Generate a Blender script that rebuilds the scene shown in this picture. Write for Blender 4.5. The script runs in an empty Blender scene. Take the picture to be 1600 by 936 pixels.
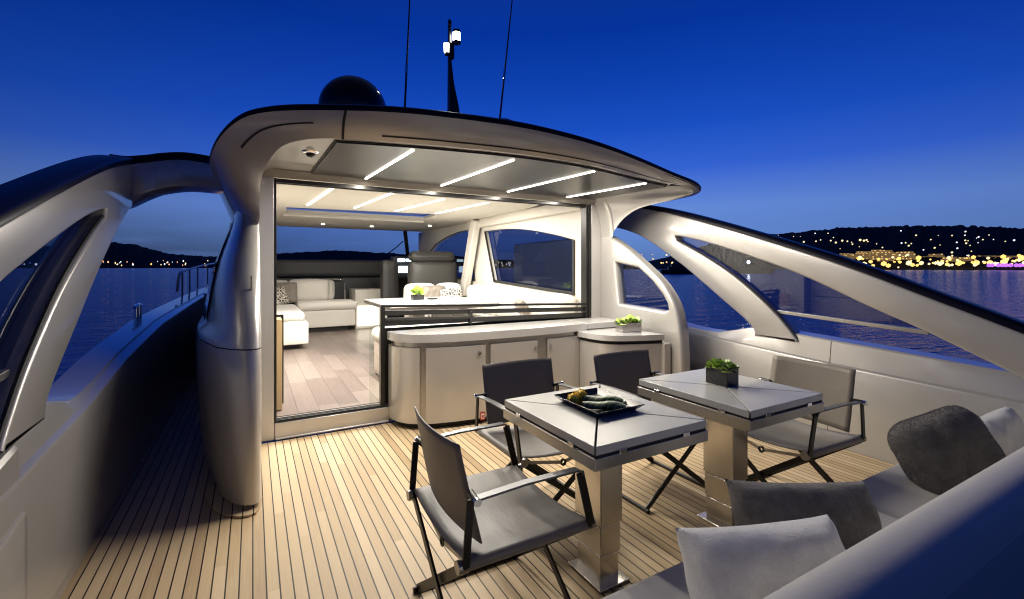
import bpy, bmesh, math, random
from mathutils import Vector, Matrix
from mathutils.geometry import tessellate_polygon
random.seed(7)
R = math.radians
C = bpy.context.scene.collection
sc = bpy.context.scene

# ------------------------------------------------------------------ materials
def mat(name, col=(.5, .5, .5), rough=.5, metal=0., spec=None, coat=0., sheen=0., emit=None, estr=0.):
    m = bpy.data.materials.new(name); m.use_nodes = True
    b = m.node_tree.nodes['Principled BSDF']
    b.inputs['Base Color'].default_value = (*col, 1)
    b.inputs['Roughness'].default_value = rough
    b.inputs['Metallic'].default_value = metal
    if spec is not None: b.inputs['Specular IOR Level'].default_value = spec
    b.inputs['Coat Weight'].default_value = coat
    b.inputs['Coat Roughness'].default_value = .06
    b.inputs['Sheen Weight'].default_value = sheen
    if emit:
        b.inputs['Emission Color'].default_value = (*emit, 1)
        b.inputs['Emission Strength'].default_value = estr
    return m

class NT:
    def __init__(s, m): s.t = m.node_tree; s.n = s.t.nodes; s.b = s.n.get('Principled BSDF')
    def new(s, typ, **kw):
        x = s.n.new(typ)
        for k, v in kw.items(): setattr(x, k, v)
        return x
    def link(s, a, b): s.t.links.new(a, b)
    def val(s, sock, v):
        if hasattr(v, 'is_output') : s.link(v, sock)
        else: sock.default_value = v
    def math(s, op, a, b=0., c=None, clamp=False):
        x = s.new('ShaderNodeMath', operation=op); x.use_clamp = clamp
        s.val(x.inputs[0], a); s.val(x.inputs[1], b)
        if c is not None: s.val(x.inputs[2], c)
        return x.outputs[0]
    def mix(s, f, a, b, blend='MIX'):
        x = s.new('ShaderNodeMix', data_type='RGBA', blend_type=blend)
        s.val(x.inputs[0], f)
        for k, v in ((6, a), (7, b)):
            if isinstance(v, tuple): x.inputs[k].default_value = (*v, 1) if len(v) == 3 else v
            else: s.link(v, x.inputs[k])
        return x.outputs[2]
    def coord(s, which='Object', scale=(1, 1, 1)):
        tc = s.new('ShaderNodeTexCoord'); mp = s.new('ShaderNodeMapping')
        mp.inputs['Scale'].default_value = scale
        s.link(tc.outputs[which], mp.inputs['Vector'])
        return mp.outputs['Vector']
    def noise(s, vec, scale=5., detail=3., rough=.5):
        x = s.new('ShaderNodeTexNoise'); s.link(vec, x.inputs['Vector'])
        x.inputs['Scale'].default_value = scale; x.inputs['Detail'].default_value = detail
        x.inputs['Roughness'].default_value = rough
        return x.outputs['Fac'], x.outputs['Color']
    def ramp(s, fac, stops):
        x = s.new('ShaderNodeValToRGB'); e = x.color_ramp.elements
        while len(e) < len(stops): e.new(.5)
        for el, (p, c) in zip(e, stops):
            el.position = p; el.color = (*c, 1)
        s.link(fac, x.inputs[0]); return x.outputs[0]
    def bump(s, h, strength=.2, dist=.01, normal=None):
        x = s.new('ShaderNodeBump'); s.val(x.inputs['Height'], h)
        x.inputs['Strength'].default_value = strength; x.inputs['Distance'].default_value = dist
        if normal: s.link(normal, x.inputs['Normal'])
        return x.outputs[0]

def varied(m, col, amt=.12, scale=4., bump=0., bscale=200., bdist=.002, stretch=(1, 1, 1), rvar=0., crease=0.):
    """gentle variation of colour / roughness plus a fine surface grain"""
    t = NT(m); v = t.coord('Object', stretch)
    f, _ = t.noise(v, scale, 4, .6)
    lo = tuple(c * (1 - amt) for c in col); hi = tuple(min(1, c * (1 + amt)) for c in col)
    t.link(t.mix(f, lo, hi), t.b.inputs['Base Color'])
    if rvar:
        r0 = t.b.inputs['Roughness'].default_value
        t.link(t.math('MULTIPLY_ADD', f, rvar, r0 - rvar / 2), t.b.inputs['Roughness'])
    if bump:
        g, _ = t.noise(v, bscale, 2, .5)
        nn = t.bump(g, bump, bdist)
        if crease:
            c1 = t.noise(t.coord('Object', (1, 2.2, 1)), 9., 3, .55)[0]
            nn = t.bump(c1, crease, .02, nn)
        t.link(nn, t.b.inputs['Normal'])
    return m

PAINT = varied(mat('champagne_paint', (.44, .425, .405), .32, .38, coat=.8), (.44, .425, .405), .02, 1.2)
PAINT_S = varied(mat('silver_paint', (.53, .51, .485), .30, .42, coat=.7), (.53, .51, .485), .02, 1.5)
NAVY = mat('navy_gloss', (.005, .005, .014), .34, 0, .12)
BLACK = varied(mat('black_metal', (.018, .017, .017), .38, .4), (.02, .019, .018), .25, 30)
GLOSSBLACK = mat('gloss_black', (.006, .006, .007), .12, 0, .3, coat=.12)
DARKTRIM = mat('dark_trim', (.02, .019, .018), .3, .3)
GAP = mat('shadow_gap_rubber', (.012, .011, .01), .7)
STEEL = varied(mat('brushed_steel', (.62, .59, .55), .24, 1.), (.62, .59, .55), .05, 3., .06, 700, .0003, (1, 1, .06), .08)
ALU = varied(mat('satin_aluminium', (.42, .41, .39), .32, .9), (.42, .41, .39), .08, 12, rvar=.1)
CHROME = mat('polished_chrome', (.8, .8, .8), .08, 1.)
TABLETOP = varied(mat('pale_table_lacquer', (.52, .52, .485), .32, .1, coat=.25), (.52, .52, .485), .05, 6, .03, 500, .0006, rvar=.08)
COUNTER = varied(mat('pale_counter_top', (.50, .49, .48), .22, .1, coat=.4), (.50, .49, .48), .04, 9, rvar=.06)
LEATHER = varied(mat('charcoal_leather', (.205, .175, .142), .5, 0, .4, sheen=.06), (.205, .175, .142), .14, 9, .25, 260, .0012, rvar=.15, crease=.10)
SEATLEATHER = varied(mat('grey_sling_leather', (.22, .202, .182), .48, 0, .45, sheen=.08), (.22, .202, .182), .15, 6, .25, 260, .0012, rvar=.15, crease=.13)
UPHOL = varied(mat('grey_upholstery', (.58, .555, .515), .6, 0, .3, sheen=.1), (.58, .555, .515), .06, 5, .25, 350, .0012, crease=.06)
UPHOLDARK = varied(mat('dark_sunpad_fabric', (.045, .045, .055), .75, 0, .1), (.045, .045, .055), .1, 5, .2, 300, .001)
WHITEUP = varied(mat('cream_upholstery', (.68, .65, .59), .6, 0, .3, sheen=.2), (.68, .65, .59), .05, 4, .2, 260, .0012, crease=.18)
CREAM = varied(mat('cream_panel', (.60, .57, .51), .45, 0, .4), (.60, .57, .51), .03, 2)
CEIL = varied(mat('cream_headliner', (.56, .53, .465), .6), (.56, .53, .465), .03, 2)
DARKLEATH = varied(mat('helm_leather', (.035, .033, .03), .5), (.035, .033, .03), .15, 8, .2, 200, .001)
DASH = varied(mat('dash_black', (.02, .02, .022), .5), (.02, .02, .022), .2, 5)
PANELGREY = varied(mat('graphite_ceiling_panel', (.050, .049, .047), .30, .5), (.050, .049, .047), .06, 2, rvar=.06)
OAK = varied(mat('pale_oak', (.50, .36, .20), .45), (.50, .36, .20), .2, 5, .05, 60, .001, (8, 8, .7))
CERAM = mat('black_ceramic', (.012, .012, .014), .22, 0, coat=.3)
SOILM = mat('potting_moss', (.03, .035, .012), .9)
FLOWER = varied(mat('yellow_petals', (.95, .62, .07), .55), (.95, .64, .07), .2, 60)
REDST = mat('red_label', (.5, .03, .02), .4)
WHITEP = mat('white_print', (.8, .8, .78), .4)
SEAT_STAIN = mat('pink_upholstery', (.62, .52, .47), .6)

def leafmat(name, a, b, vein=None):
    m = mat(name, a, .42, 0, .5); t = NT(m); v = t.coord('Object')
    f, _ = t.noise(v, 45, 3, .6)
    c = t.mix(f, a, b); t.link(c, t.b.inputs['Base Color'])
    t.b.inputs['Subsurface Weight'].default_value = 0.0
    return m
LEAF = leafmat('succulent_leaf', (.26, .46, .05), (.60, .75, .16))
LEAFPALE = leafmat('pale_leaf', (.26, .40, .06), (.55, .66, .20))
LEAFDARK = leafmat('dark_leaf', (.02, .05, .012), (.05, .09, .025))

# veined wrapped leaf
VEIN = mat('veined_leaf', (.02, .035, .018), .42, 0, .5)
t = NT(VEIN); v = t.coord('Object')
sx = t.new('ShaderNodeSeparateXYZ'); t.link(v, sx.inputs[0])
ax = t.math('ABSOLUTE', sx.outputs[1])
u = t.math('MULTIPLY_ADD', ax, .9, sx.outputs[0])
w = t.math('ABSOLUTE', t.math('SUBTRACT', t.math('FRACT', t.math('MULTIPLY', u, 34.)), .5))
side = t.math('LESS_THAN', w, .09)
mid = t.math('LESS_THAN', ax, .0018)
f, _ = t.noise(v, 60, 3, .6)
base = t.mix(f, (.03, .062, .02), (.11, .16, .06))
t.link(t.mix(t.math('MAXIMUM', side, mid), base, (.30, .34, .21)), t.b.inputs['Base Color'])
t.link(t.bump(w, .25, .002), t.b.inputs['Normal'])

# teak planking, caulked seams
TEAK = mat('teak_planking', (.5, .35, .2), .52, 0, .3)
t = NT(TEAK); v = t.coord('Object')
sx = t.new('ShaderNodeSeparateXYZ'); t.link(v, sx.inputs[0])
W_ = .0515
px_ = t.math('DIVIDE', sx.outputs[0], W_); idx = t.math('FLOOR', px_)
fr = t.math('ABSOLUTE', t.math('SUBTRACT', t.math('FRACT', px_), .5))
wn = t.new('ShaderNodeTexWhiteNoise', noise_dimensions='1D'); t.link(idx, wn.inputs['W'])
off = t.math('MULTIPLY', wn.outputs['Value'], 2.6)
py_ = t.math('DIVIDE', t.math('ADD', sx.outputs[1], off), 2.6); iy = t.math('FLOOR', py_)
fy = t.math('ABSOLUTE', t.math('SUBTRACT', t.math('FRACT', py_), .5))
wn2 = t.new('ShaderNodeTexWhiteNoise', noise_dimensions='2D')
cb = t.new('ShaderNodeCombineXYZ'); t.link(idx, cb.inputs[0]); t.link(iy, cb.inputs[1]); t.link(cb.outputs[0], wn2.inputs['Vector'])
gm = t.new('ShaderNodeMapping'); gm.inputs['Scale'].default_value = (55, 2.2, 1); t.link(v, gm.inputs['Vector'])
ga = t.new('ShaderNodeVectorMath', operation='ADD'); t.link(gm.outputs[0], ga.inputs[0]); t.link(wn2.outputs['Color'], ga.inputs[1])
g1, _ = t.noise(ga.outputs[0], 2.2, 5, .62)
wv = t.noise(v, 1.3, 2, .5)[0]
tone = t.math('ADD', t.math('MULTIPLY', wn2.outputs['Value'], .55), t.math('MULTIPLY', g1, .45))
wood = t.ramp(tone, [(.10, (.33, .225, .12)), (.45, (.50, .37, .215)), (.85, (.63, .49, .315))])
wood = t.mix(t.math('MULTIPLY', wv, .22), wood, (.42, .33, .22))
seam = t.math('GREATER_THAN', fr, .5 - .058)
t.link(t.mix(seam, wood, (.010, .008, .007)), t.b.inputs['Base Color'])
t.link(t.math('MULTIPLY_ADD', g1, .2, .42), t.b.inputs['Roughness'])
hh = t.math('SUBTRACT', t.math('MULTIPLY', g1, .15), seam)
t.link(t.bump(hh, .35, .002), t.b.inputs['Normal'])

# saloon floor
SFLOOR = mat('greyed_oak_floor', (.2, .15, .12), .35, 0, .4)
t = NT(SFLOOR); v = t.coord('Object')
sx = t.new('ShaderNodeSeparateXYZ'); t.link(v, sx.inputs[0])
px_ = t.math('DIVIDE', sx.outputs[0], .17); idx = t.math('FLOOR', px_)
fr = t.math('ABSOLUTE', t.math('SUBTRACT', t.math('FRACT', px_), .5))
wn = t.new('ShaderNodeTexWhiteNoise', noise_dimensions='1D'); t.link(idx, wn.inputs['W'])
py_ = t.math('DIVIDE', t.math('ADD', sx.outputs[1], t.math('MULTIPLY', wn.outputs['Value'], 1.3)), 1.1); iy = t.math('FLOOR', py_)
fy = t.math('ABSOLUTE', t.math('SUBTRACT', t.math('FRACT', py_), .5))
wn2 = t.new('ShaderNodeTexWhiteNoise', noise_dimensions='2D')
cb = t.new('ShaderNodeCombineXYZ'); t.link(idx, cb.inputs[0]); t.link(iy, cb.inputs[1]); t.link(cb.outputs[0], wn2.inputs['Vector'])
gm = t.new('ShaderNodeMapping'); gm.inputs['Scale'].default_value = (18, 1.2, 1); t.link(v, gm.inputs['Vector'])
ga = t.new('ShaderNodeVectorMath', operation='ADD'); t.link(gm.outputs[0], ga.inputs[0]); t.link(wn2.outputs['Color'], ga.inputs[1])
g1, _ = t.noise(ga.outputs[0], 2.5, 5, .6)
tone = t.math('ADD', t.math('MULTIPLY', wn2.outputs['Value'], .5), t.math('MULTIPLY', g1, .5))
wood = t.ramp(tone, [(.2, (.165, .13, .11)), (.5, (.215, .172, .148)), (.8, (.27, .222, .193))])
seam = t.math('MAXIMUM', t.math('GREATER_THAN', fr, .488), t.math('GREATER_THAN', fy, .498))
t.link(t.mix(seam, wood, (.06, .045, .035)), t.b.inputs['Base Color'])
t.link(t.bump(t.math('SUBTRACT', t.math('MULTIPLY', g1, .2), seam), .2, .002), t.b.inputs['Normal'])

# fur
def furmat(name, a, b, sheen):
    m = mat(name, a, .95, 0, .05, sheen=sheen); t = NT(m); v = t.coord('Object')
    n1 = t.noise(v, 28, 4, .65)[0]; n2 = t.noise(v, 240, 3, .6)[0]
    k = t.math('ADD', t.math('MULTIPLY', n1, .6), t.math('MULTIPLY', n2, .4))
    t.link(t.ramp(k, [(.3, a), (.7, b)]), t.b.inputs['Base Color'])
    t.b.inputs['Sheen Roughness'].default_value = .5
    t.link(t.bump(k, .9, .008), t.b.inputs['Normal'])
    return m
FURWHITE = furmat('white_faux_fur', (.68, .67, .65), (.90, .89, .87), .5)
FURGREY = furmat('charcoal_faux_fur', (.085, .08, .073), (.22, .205, .19), .35)
FURLIGHT = varied(mat('pale_cushion_cloth', (.62, .61, .60), .7, sheen=.3), (.62, .61, .60), .06, 8, .3, 300, .001)
PATT = mat('patterned_cushion_cloth', (.3, .28, .25), .7)
t = NT(PATT); v = t.coord('Object', (22, 22, 22)); vo = t.new('ShaderNodeTexVoronoi', feature='DISTANCE_TO_EDGE')
t.link(v, vo.inputs['Vector']); vo.inputs['Scale'].default_value = 1.
t.link(t.mix(t.math('LESS_THAN', vo.outputs['Distance'], .13), (.05, .045, .04), (.50, .46, .40)), t.b.inputs['Base Color'])

def glassmat(name, tint, refl=.10, rough=.01):
    m = bpy.data.materials.new(name); m.use_nodes = True; n = m.node_tree.nodes; n.clear()
    o = n.new('ShaderNodeOutputMaterial'); mx = n.new('ShaderNodeMixShader')
    tr = n.new('ShaderNodeBsdfTransparent'); tr.inputs[0].default_value = (*tint, 1)
    gl = n.new('ShaderNodeBsdfGlossy'); gl.inputs['Roughness'].default_value = rough
    lw = n.new('ShaderNodeLayerWeight'); lw.inputs['Blend'].default_value = .5
    fr = n.new('ShaderNodeMath'); fr.operation = 'POWER'; fr.inputs[1].default_value = 4.5
    m.node_tree.links.new(lw.outputs['Facing'], fr.inputs[0])
    md = n.new('ShaderNodeMath'); md.operation = 'MULTIPLY_ADD'; md.inputs[1].default_value = .8; md.inputs[2].default_value = refl
    md.use_clamp = True
    L = m.node_tree.links.new
    L(fr.outputs[0], md.inputs[0]); L(md.outputs[0], mx.inputs[0]); L(tr.outputs[0], mx.inputs[1]); L(gl.outputs[0], mx.inputs[2]); L(mx.outputs[0], o.inputs[0])
    return m
GLASS = glassmat('tinted_glass', (.62, .65, .74), .04)
GLASSCLEAR = glassmat('clear_glass', (.93, .95, .94), .04)
GLASSDARK = glassmat('dark_window_glass', (.42, .46, .58), .05)
SIDEGLASS = mat('side_window_black_glass', (.006, .008, .014), .05, 0, coat=.5)

def emis(name, col, s, sample=True):
    m = mat(name, (.8, .8, .8), .5, emit=col, estr=s)
    if not sample: m.cycles.emission_sampling = 'NONE'
    return m
LEDOUT = emis('led_strip_glow', (1., .93, .80), 14., False)
LEDIN = emis('saloon_led_glow', (1., .92, .78), 9., False)
DOWN = emis('downlight_glow', (1., .9, .76), 30., False)
WARMPANEL = emis('lit_panel_glow', (1., .90, .68), 2.2)
SCREEN = emis('instrument_glow', (.62, .84, 1.), 3.2)
MASTL = emis('masthead_lamp_glow', (1., .95, .86), 60.)
AMBER = emis('amber_lamp_glow', (1., .62, .12), 1.5, False)
AMBERW = emis('warm_lamp_glow', (1., .80, .42), 1.35, False)
WHITEL = emis('white_lamp_glow', (.85, .92, 1.), 1.6, False)
VIOLET = emis('violet_lamp_glow', (.50, .14, 1.), 1.4, False)
BLUEL = emis('blue_lamp_glow', (.2, .25, 1.), 1.8, False)
ORANGEL = emis('orange_lamp_glow', (1., .45, .14), 1.8, False)
BOATL = emis('boat_flood_glow', (.9, .95, 1.), 60., False)

HILLM = varied(mat('wooded_hill', (.022, .026, .028), .95, 0, .1), (.022, .026, .028), .4, .02)
FACADE = mat('facade_painted_glow', (.3, .25, .18), .8)
t = NT(FACADE); v = t.coord('Object', (.22, .22, .3)); br = t.new('ShaderNodeTexBrick')
t.link(v, br.inputs['Vector'])
sxx = t.new('ShaderNodeSeparateXYZ'); t.link(v, sxx.inputs[0])
wx = t.math('LESS_THAN', t.math('FRACT', t.math('ADD', sxx.outputs[0], sxx.outputs[1])), .45)
wz = t.math('LESS_THAN', t.math('FRACT', sxx.outputs[2]), .5)
fl = t.math('FLOOR', t.math('ADD', sxx.outputs[0], sxx.outputs[1])); fz = t.math('FLOOR', sxx.outputs[2])
cb = t.new('ShaderNodeCombineXYZ'); t.link(fl, cb.inputs[0]); t.link(fz, cb.inputs[1])
wn = t.new('ShaderNodeTexWhiteNoise', noise_dimensions='2D'); t.link(cb.outputs[0], wn.inputs['Vector'])
lit = t.math('MULTIPLY', t.math('MULTIPLY', wx, wz), t.math('GREATER_THAN', wn.outputs['Value'], .45))
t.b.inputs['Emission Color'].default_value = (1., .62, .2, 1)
t.link(t.math('MULTIPLY_ADD', lit, .8, .13), t.b.inputs['Emission Strength'])  # lit windows plus an even wall glow painted in place of floodlighting
FACADE.cycles.emission_sampling = 'NONE'

SEA = mat('night_sea', (.0, .20, .85), .15, 0, .8)
t = NT(SEA); t.b.inputs['Specular Tint'].default_value = (.10, .55, 1, 1); v = t.coord('Object', (1, 1, 1))
rot = t.new('ShaderNodeMapping'); rot.inputs['Rotation'].default_value = (0, 0, R(29)); rot.inputs['Scale'].default_value = (.35, 1.0, 1)
t.link(v, rot.inputs['Vector'])
n1 = t.noise(rot.outputs[0], .55, 5, .62)[0]; n2 = t.noise(rot.outputs[0], 2.2, 4, .6)[0]; n3 = t.noise(rot.outputs[0], .07, 3, .5)[0]
h = t.math('ADD', t.math('MULTIPLY', n1, 1.), t.math('ADD', t.math('MULTIPLY', n2, .28), t.math('MULTIPLY', n3, 1.6)))
t.link(t.bump(h, 1., 1.25), t.b.inputs['Normal'])

# ------------------------------------------------------------------ geometry helpers
def origin(o):
    p = Vector((0, 0, 0))
    while o is not None: p = p + o.location; o = o.parent
    return p

def mk(name, bm, m, parent=None, smooth=True, bevel=0., angle=40, seg=2, world=True):
    """world coordinates of bm become one mesh object; under a parent they are stored relative to it"""
    if parent is not None and world:
        bmesh.ops.translate(bm, verts=bm.verts, vec=-origin(parent))
    bmesh.ops.recalc_face_normals(bm, faces=bm.faces)
    me = bpy.data.meshes.new(name); bm.to_mesh(me); bm.free()
    o = bpy.data.objects.new(name, me); C.objects.link(o)
    for mm in (m if isinstance(m, (list, tuple)) else [m]): me.materials.append(mm)
    if smooth:
        for p in me.polygons: p.use_smooth = True
        me.set_sharp_from_angle(angle=R(angle))
    if bevel:
        b = o.modifiers.new('bevel', 'BEVEL'); b.width = bevel; b.segments = seg; b.limit_method = 'ANGLE'; b.angle_limit = R(35); b.harden_normals = True
    if parent is not None: o.parent = parent
    return o

def thing(name, label, cat, loc=(0, 0, 0), rz=0., group=None):
    o = bpy.data.objects.new(name, None); C.objects.link(o)
    o.location = loc; o.rotation_euler = (0, 0, rz); o.empty_display_size = .1
    return tag(o, label, cat, group)
def tag(o, label, cat, group=None):
    o['label'] = label; o['category'] = cat
    if group: o['group'] = group
    return o
def struct(o, label=None, cat=None):
    o['kind'] = 'structure'
    if label: o['label'] = label
    if cat: o['category'] = cat
    return o
def dup(root, loc, rz, label=None, group=None):
    r = root.copy(); C.objects.link(r); r.location = loc; r.rotation_euler = (0, 0, rz)
    if label: r['label'] = label
    if group: r['group'] = group
    for ch in list(root.children):
        c = ch.copy(); C.objects.link(c); c.parent = r
        for g in list(ch.children):
            d = g.copy(); C.objects.link(d); d.parent = c
    return r

def B(): return bmesh.new()
def box(bm, a, b, rot=None, piv=None):
    vs = [bm.verts.new((x, y, z)) for x in (a[0], b[0]) for y in (a[1], b[1]) for z in (a[2], b[2])]
    for f in ((0, 1, 3, 2), (4, 6, 7, 5), (0, 4, 5, 1), (2, 3, 7, 6), (0, 2, 6, 4), (1, 5, 7, 3)):
        bm.faces.new([vs[i] for i in f])
    if rot is not None: bmesh.ops.rotate(bm, verts=vs, cent=piv, matrix=rot)
    return vs
def bar(bm, p, q, w, h, up=(0, 0, 1)):
    """rectangular bar from p to q; w across, h along up"""
    p = Vector(p); q = Vector(q); d = (q - p).normalized(); up = Vector(up)
    s = d.cross(up)
    if s.length < 1e-4: s = d.cross(Vector((0, 1, 0)))
    s.normalize(); u = s.cross(d)
    vs = []
    for c in (p, q):
        for i, j in ((-1, -1), (1, -1), (1, 1), (-1, 1)):
            vs.append(bm.verts.new(c + s * (w / 2 * i) + u * (h / 2 * j)))
    for f in ((3, 2, 1, 0), (4, 5, 6, 7), (0, 1, 5, 4), (1, 2, 6, 5), (2, 3, 7, 6), (3, 0, 4, 7)):
        bm.faces.new([vs[i] for i in f])
def tube(bm, pts, r, n=10, caps=True):
    pts = [Vector(p) for p in pts]; rs = r if isinstance(r, (list, tuple)) else [r] * len(pts)
    rings = []; ref = None
    for i, p in enumerate(pts):
        d = (pts[min(i + 1, len(pts) - 1)] - pts[max(i - 1, 0)]).normalized()
        if ref is None: ref = Vector((0, 0, 1)) if abs(d.z) < .9 else Vector((1, 0, 0))
        s = d.cross(ref).normalized(); u = s.cross(d); ref = u
        rings.append([bm.verts.new(p + (s * math.cos(a) + u * math.sin(a)) * rs[i]) for a in [2 * math.pi * k / n for k in range(n)]])
    for a, b in zip(rings, rings[1:]):
        for k in range(n): bm.faces.new((a[k], a[(k + 1) % n], b[(k + 1) % n], b[k]))
    if caps: bm.faces.new(rings[0][::-1]); bm.faces.new(rings[-1])
def lathe(bm, prof, c=(0, 0, 0), n=28):
    rings = []
    for r, z in prof:
        rings.append([bm.verts.new((c[0] + r * math.cos(2 * math.pi * k / n), c[1] + r * math.sin(2 * math.pi * k / n), c[2] + z)) for k in range(n)] if r > 1e-6 else [bm.verts.new((c[0], c[1], c[2] + z))])
    for a, b in zip(rings, rings[1:]):
        for k in range(n):
            A = (a[0],) if len(a) == 1 else (a[k], a[(k + 1) % n])
            Bq = (b[0],) if len(b) == 1 else (b[(k + 1) % n], b[k])
            if len(A) + len(Bq) > 2: bm.faces.new(A + Bq)
def cyl(bm, p, q, r, n=16): tube(bm, [p, q], r, n)
def prism(bm, poly, z0, z1):
    a = [bm.verts.new((x, y, z0)) for x, y in poly]; b = [bm.verts.new((x, y, z1)) for x, y in poly]
    n = len(poly)
    for i in range(n): bm.faces.new((a[i], a[(i + 1) % n], b[(i + 1) % n], b[i]))
    for tri in tessellate_polygon([[Vector((x, y, 0)) for x, y in poly]]):
        bm.faces.new([a[i] for i in tri]); bm.faces.new([b[i] for i in tri])
def loft(bm, rails, closed=False):
    g = [[bm.verts.new(p) for p in r] for r in rails]
    for a, b in zip(g, g[1:]):
        n = len(a)
        for i in range(n if closed else n - 1): bm.faces.new((a[i], a[(i + 1) % n], b[(i + 1) % n], b[i]))
    return g
def smoothed(pts, it=1):
    """Chaikin corner cutting of an open polyline (ends kept)"""
    for _ in range(it):
        o = [pts[0]]
        for a, b in zip(pts, pts[1:]):
            o.append(tuple(a[k] * .75 + b[k] * .25 for k in range(len(a)))); o.append(tuple(a[k] * .25 + b[k] * .75 for k in range(len(a))))
        o.append(pts[-1]); pts = o
    return pts
def catmull(pts, n=6):
    o = []
    for i in range(len(pts) - 1):
        p0 = pts[max(i - 1, 0)]; p1 = pts[i]; p2 = pts[i + 1]; p3 = pts[min(i + 2, len(pts) - 1)]
        for k in range(n):
            s = k / n
            o.append(tuple(.5 * (2 * b + (c - a) * s + (2 * a - 5 * b + 4 * c - d) * s * s + (3 * b - a - 3 * c + d) * s ** 3) for a, b, c, d in zip(p0, p1, p2, p3)))
    o.append(tuple(pts[-1])); return o
def plate(bm, outline, holes, thick, bev, fn, seg=3):
    """flat plate with holes and rounded edges; (u, v, w) -> fn -> world"""
    cu = bpy.data.curves.new('tmp', 'CURVE'); cu.dimensions = '2D'; cu.fill_mode = 'BOTH'
    cu.extrude = max(thick / 2 - bev, 1e-4); cu.bevel_depth = bev; cu.bevel_resolution = seg; cu.offset = -bev
    for lp in [outline] + list(holes):
        sp = cu.splines.new('POLY'); sp.points.add(len(lp) - 1); sp.use_cyclic_u = True
        for p, q in zip(sp.points, lp): p.co = (q[0], q[1], 0, 1)
    ob = bpy.data.objects.new('tmp', cu); C.objects.link(ob)
    dg = bpy.context.evaluated_depsgraph_get(); dg.update()
    me = bpy.data.meshes.new_from_object(ob.evaluated_get(dg))
    vs = [bm.verts.new(fn(*v.co)) for v in me.vertices]
    for p in me.polygons:
        try: bm.faces.new([vs[i] for i in p.vertices])
        except ValueError: pass
    bpy.data.objects.remove(ob); bpy.data.curves.remove(cu); bpy.data.meshes.remove(me)
    bmesh.ops.remove_doubles(bm, verts=bm.verts, dist=1e-5)
def prism_x(bm, poly, x0, x1):
    a = [bm.verts.new((x0, y, z)) for y, z in poly]; b = [bm.verts.new((x1, y, z)) for y, z in poly]; n = len(poly)
    for i in range(n): bm.faces.new((a[i], a[(i + 1) % n], b[(i + 1) % n], b[i]))
    bm.faces.new(a); bm.faces.new(b[::-1])
def rbox(bm, a, b, r=.03, puff=0., n=7, sag=0.):
    """upholstered block: rounded edges, faces a little puffed"""
    a = Vector(a); b = Vector(b); c = (a + b) / 2; h = (b - a) / 2
    r = min(r, min(h) * .98)
    tmp = bmesh.new(); bmesh.ops.create_cube(tmp, size=2)
    bmesh.ops.subdivide_edges(tmp, edges=tmp.edges[:], cuts=n, use_grid_fill=True)
    m = {}
    for v in tmp.verts:
        p = Vector([v.co[k] for k in range(3)])
        # pull the outer rings to the corner radius
        q = Vector((0, 0, 0))
        for k in range(3):
            s = 1 if p[k] > 0 else -1; tt = abs(p[k])
            q[k] = s * (h[k] - r) * min(tt / (1 - 2 / (n + 1)), 1)
        d = Vector([p[k] - (max(-(1 - 2 / (n + 1)), min(1 - 2 / (n + 1), p[k]))) for k in range(3)]) * ((n + 1) / 2)
        L = d.length
        # rounded corner by normalising the overhang
        q2 = q + (d / L * r * min(1., max(abs(x) for x in d)) if L > 1e-6 else Vector())
        if puff:
            uu = [1 - (p[k]) ** 2 for k in range(3)]
            for k in range(3):
                if abs(p[k]) > .99: q2[k] += math.copysign(puff * uu[(k + 1) % 3] * uu[(k + 2) % 3], p[k])
        m[v] = bm.verts.new(c + q2)
    for f in tmp.faces: bm.faces.new([m[v] for v in f.verts])
    tmp.free()
def pillow(bm, w, h, th, M, n=26, rnd_=.35, seed=0, wob=.010):
    """soft cushion: puffed both sides, rounded corners, small dents; local x,y plane; M places it"""
    rnd = random.Random(seed); ph = [rnd.uniform(0, 6) for _ in range(8)]
    for sgn in (1, -1):
        rows = []
        for j in range(n + 1):
            row = []
            for i in range(n + 1):
                u = -1 + 2 * i / n; v = -1 + 2 * j / n
                u = math.sin(u * math.pi / 2) * .45 + u * .55; v = math.sin(v * math.pi / 2) * .45 + v * .55
                t_ = ((1 - abs(u) ** 3.4) * (1 - abs(v) ** 3.4)) ** .42; dog = 1 + .05 * (1 - rnd_) * (abs(u) * abs(v)) ** 6
                x = dog * u * w / 2 * math.sqrt(1 - rnd_ * v ** 4 * .5) * (1 - .035 * (1 - v * v) * abs(u) ** 3 * (1 - rnd_))
                y = dog * v * h / 2 * math.sqrt(1 - rnd_ * u ** 4 * .5) * (1 - .05 * (1 - u * u) * abs(v) ** 3 * (1 - rnd_))
                z = sgn * th / 2 * t_
                z += t_ * wob * (math.sin(7 * u + ph[0] + 3 * v) * .5 + math.sin(6 * v + ph[1] - 2 * u) * .4 + math.sin(13 * u - 6 * v + ph[2]) * .25)
                ed = max(abs(u), abs(v)) ** 8; z += ed * .012 * math.sin(4 * u + ph[3]) + ed * .008 * math.sin(9 * v + 5 * u + ph[4])
                row.append(M @ Vector((x, y, z)))
            rows.append(row)
        loft(bm, rows)
    bmesh.ops.remove_doubles(bm, verts=bm.verts, dist=1e-4)
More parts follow.
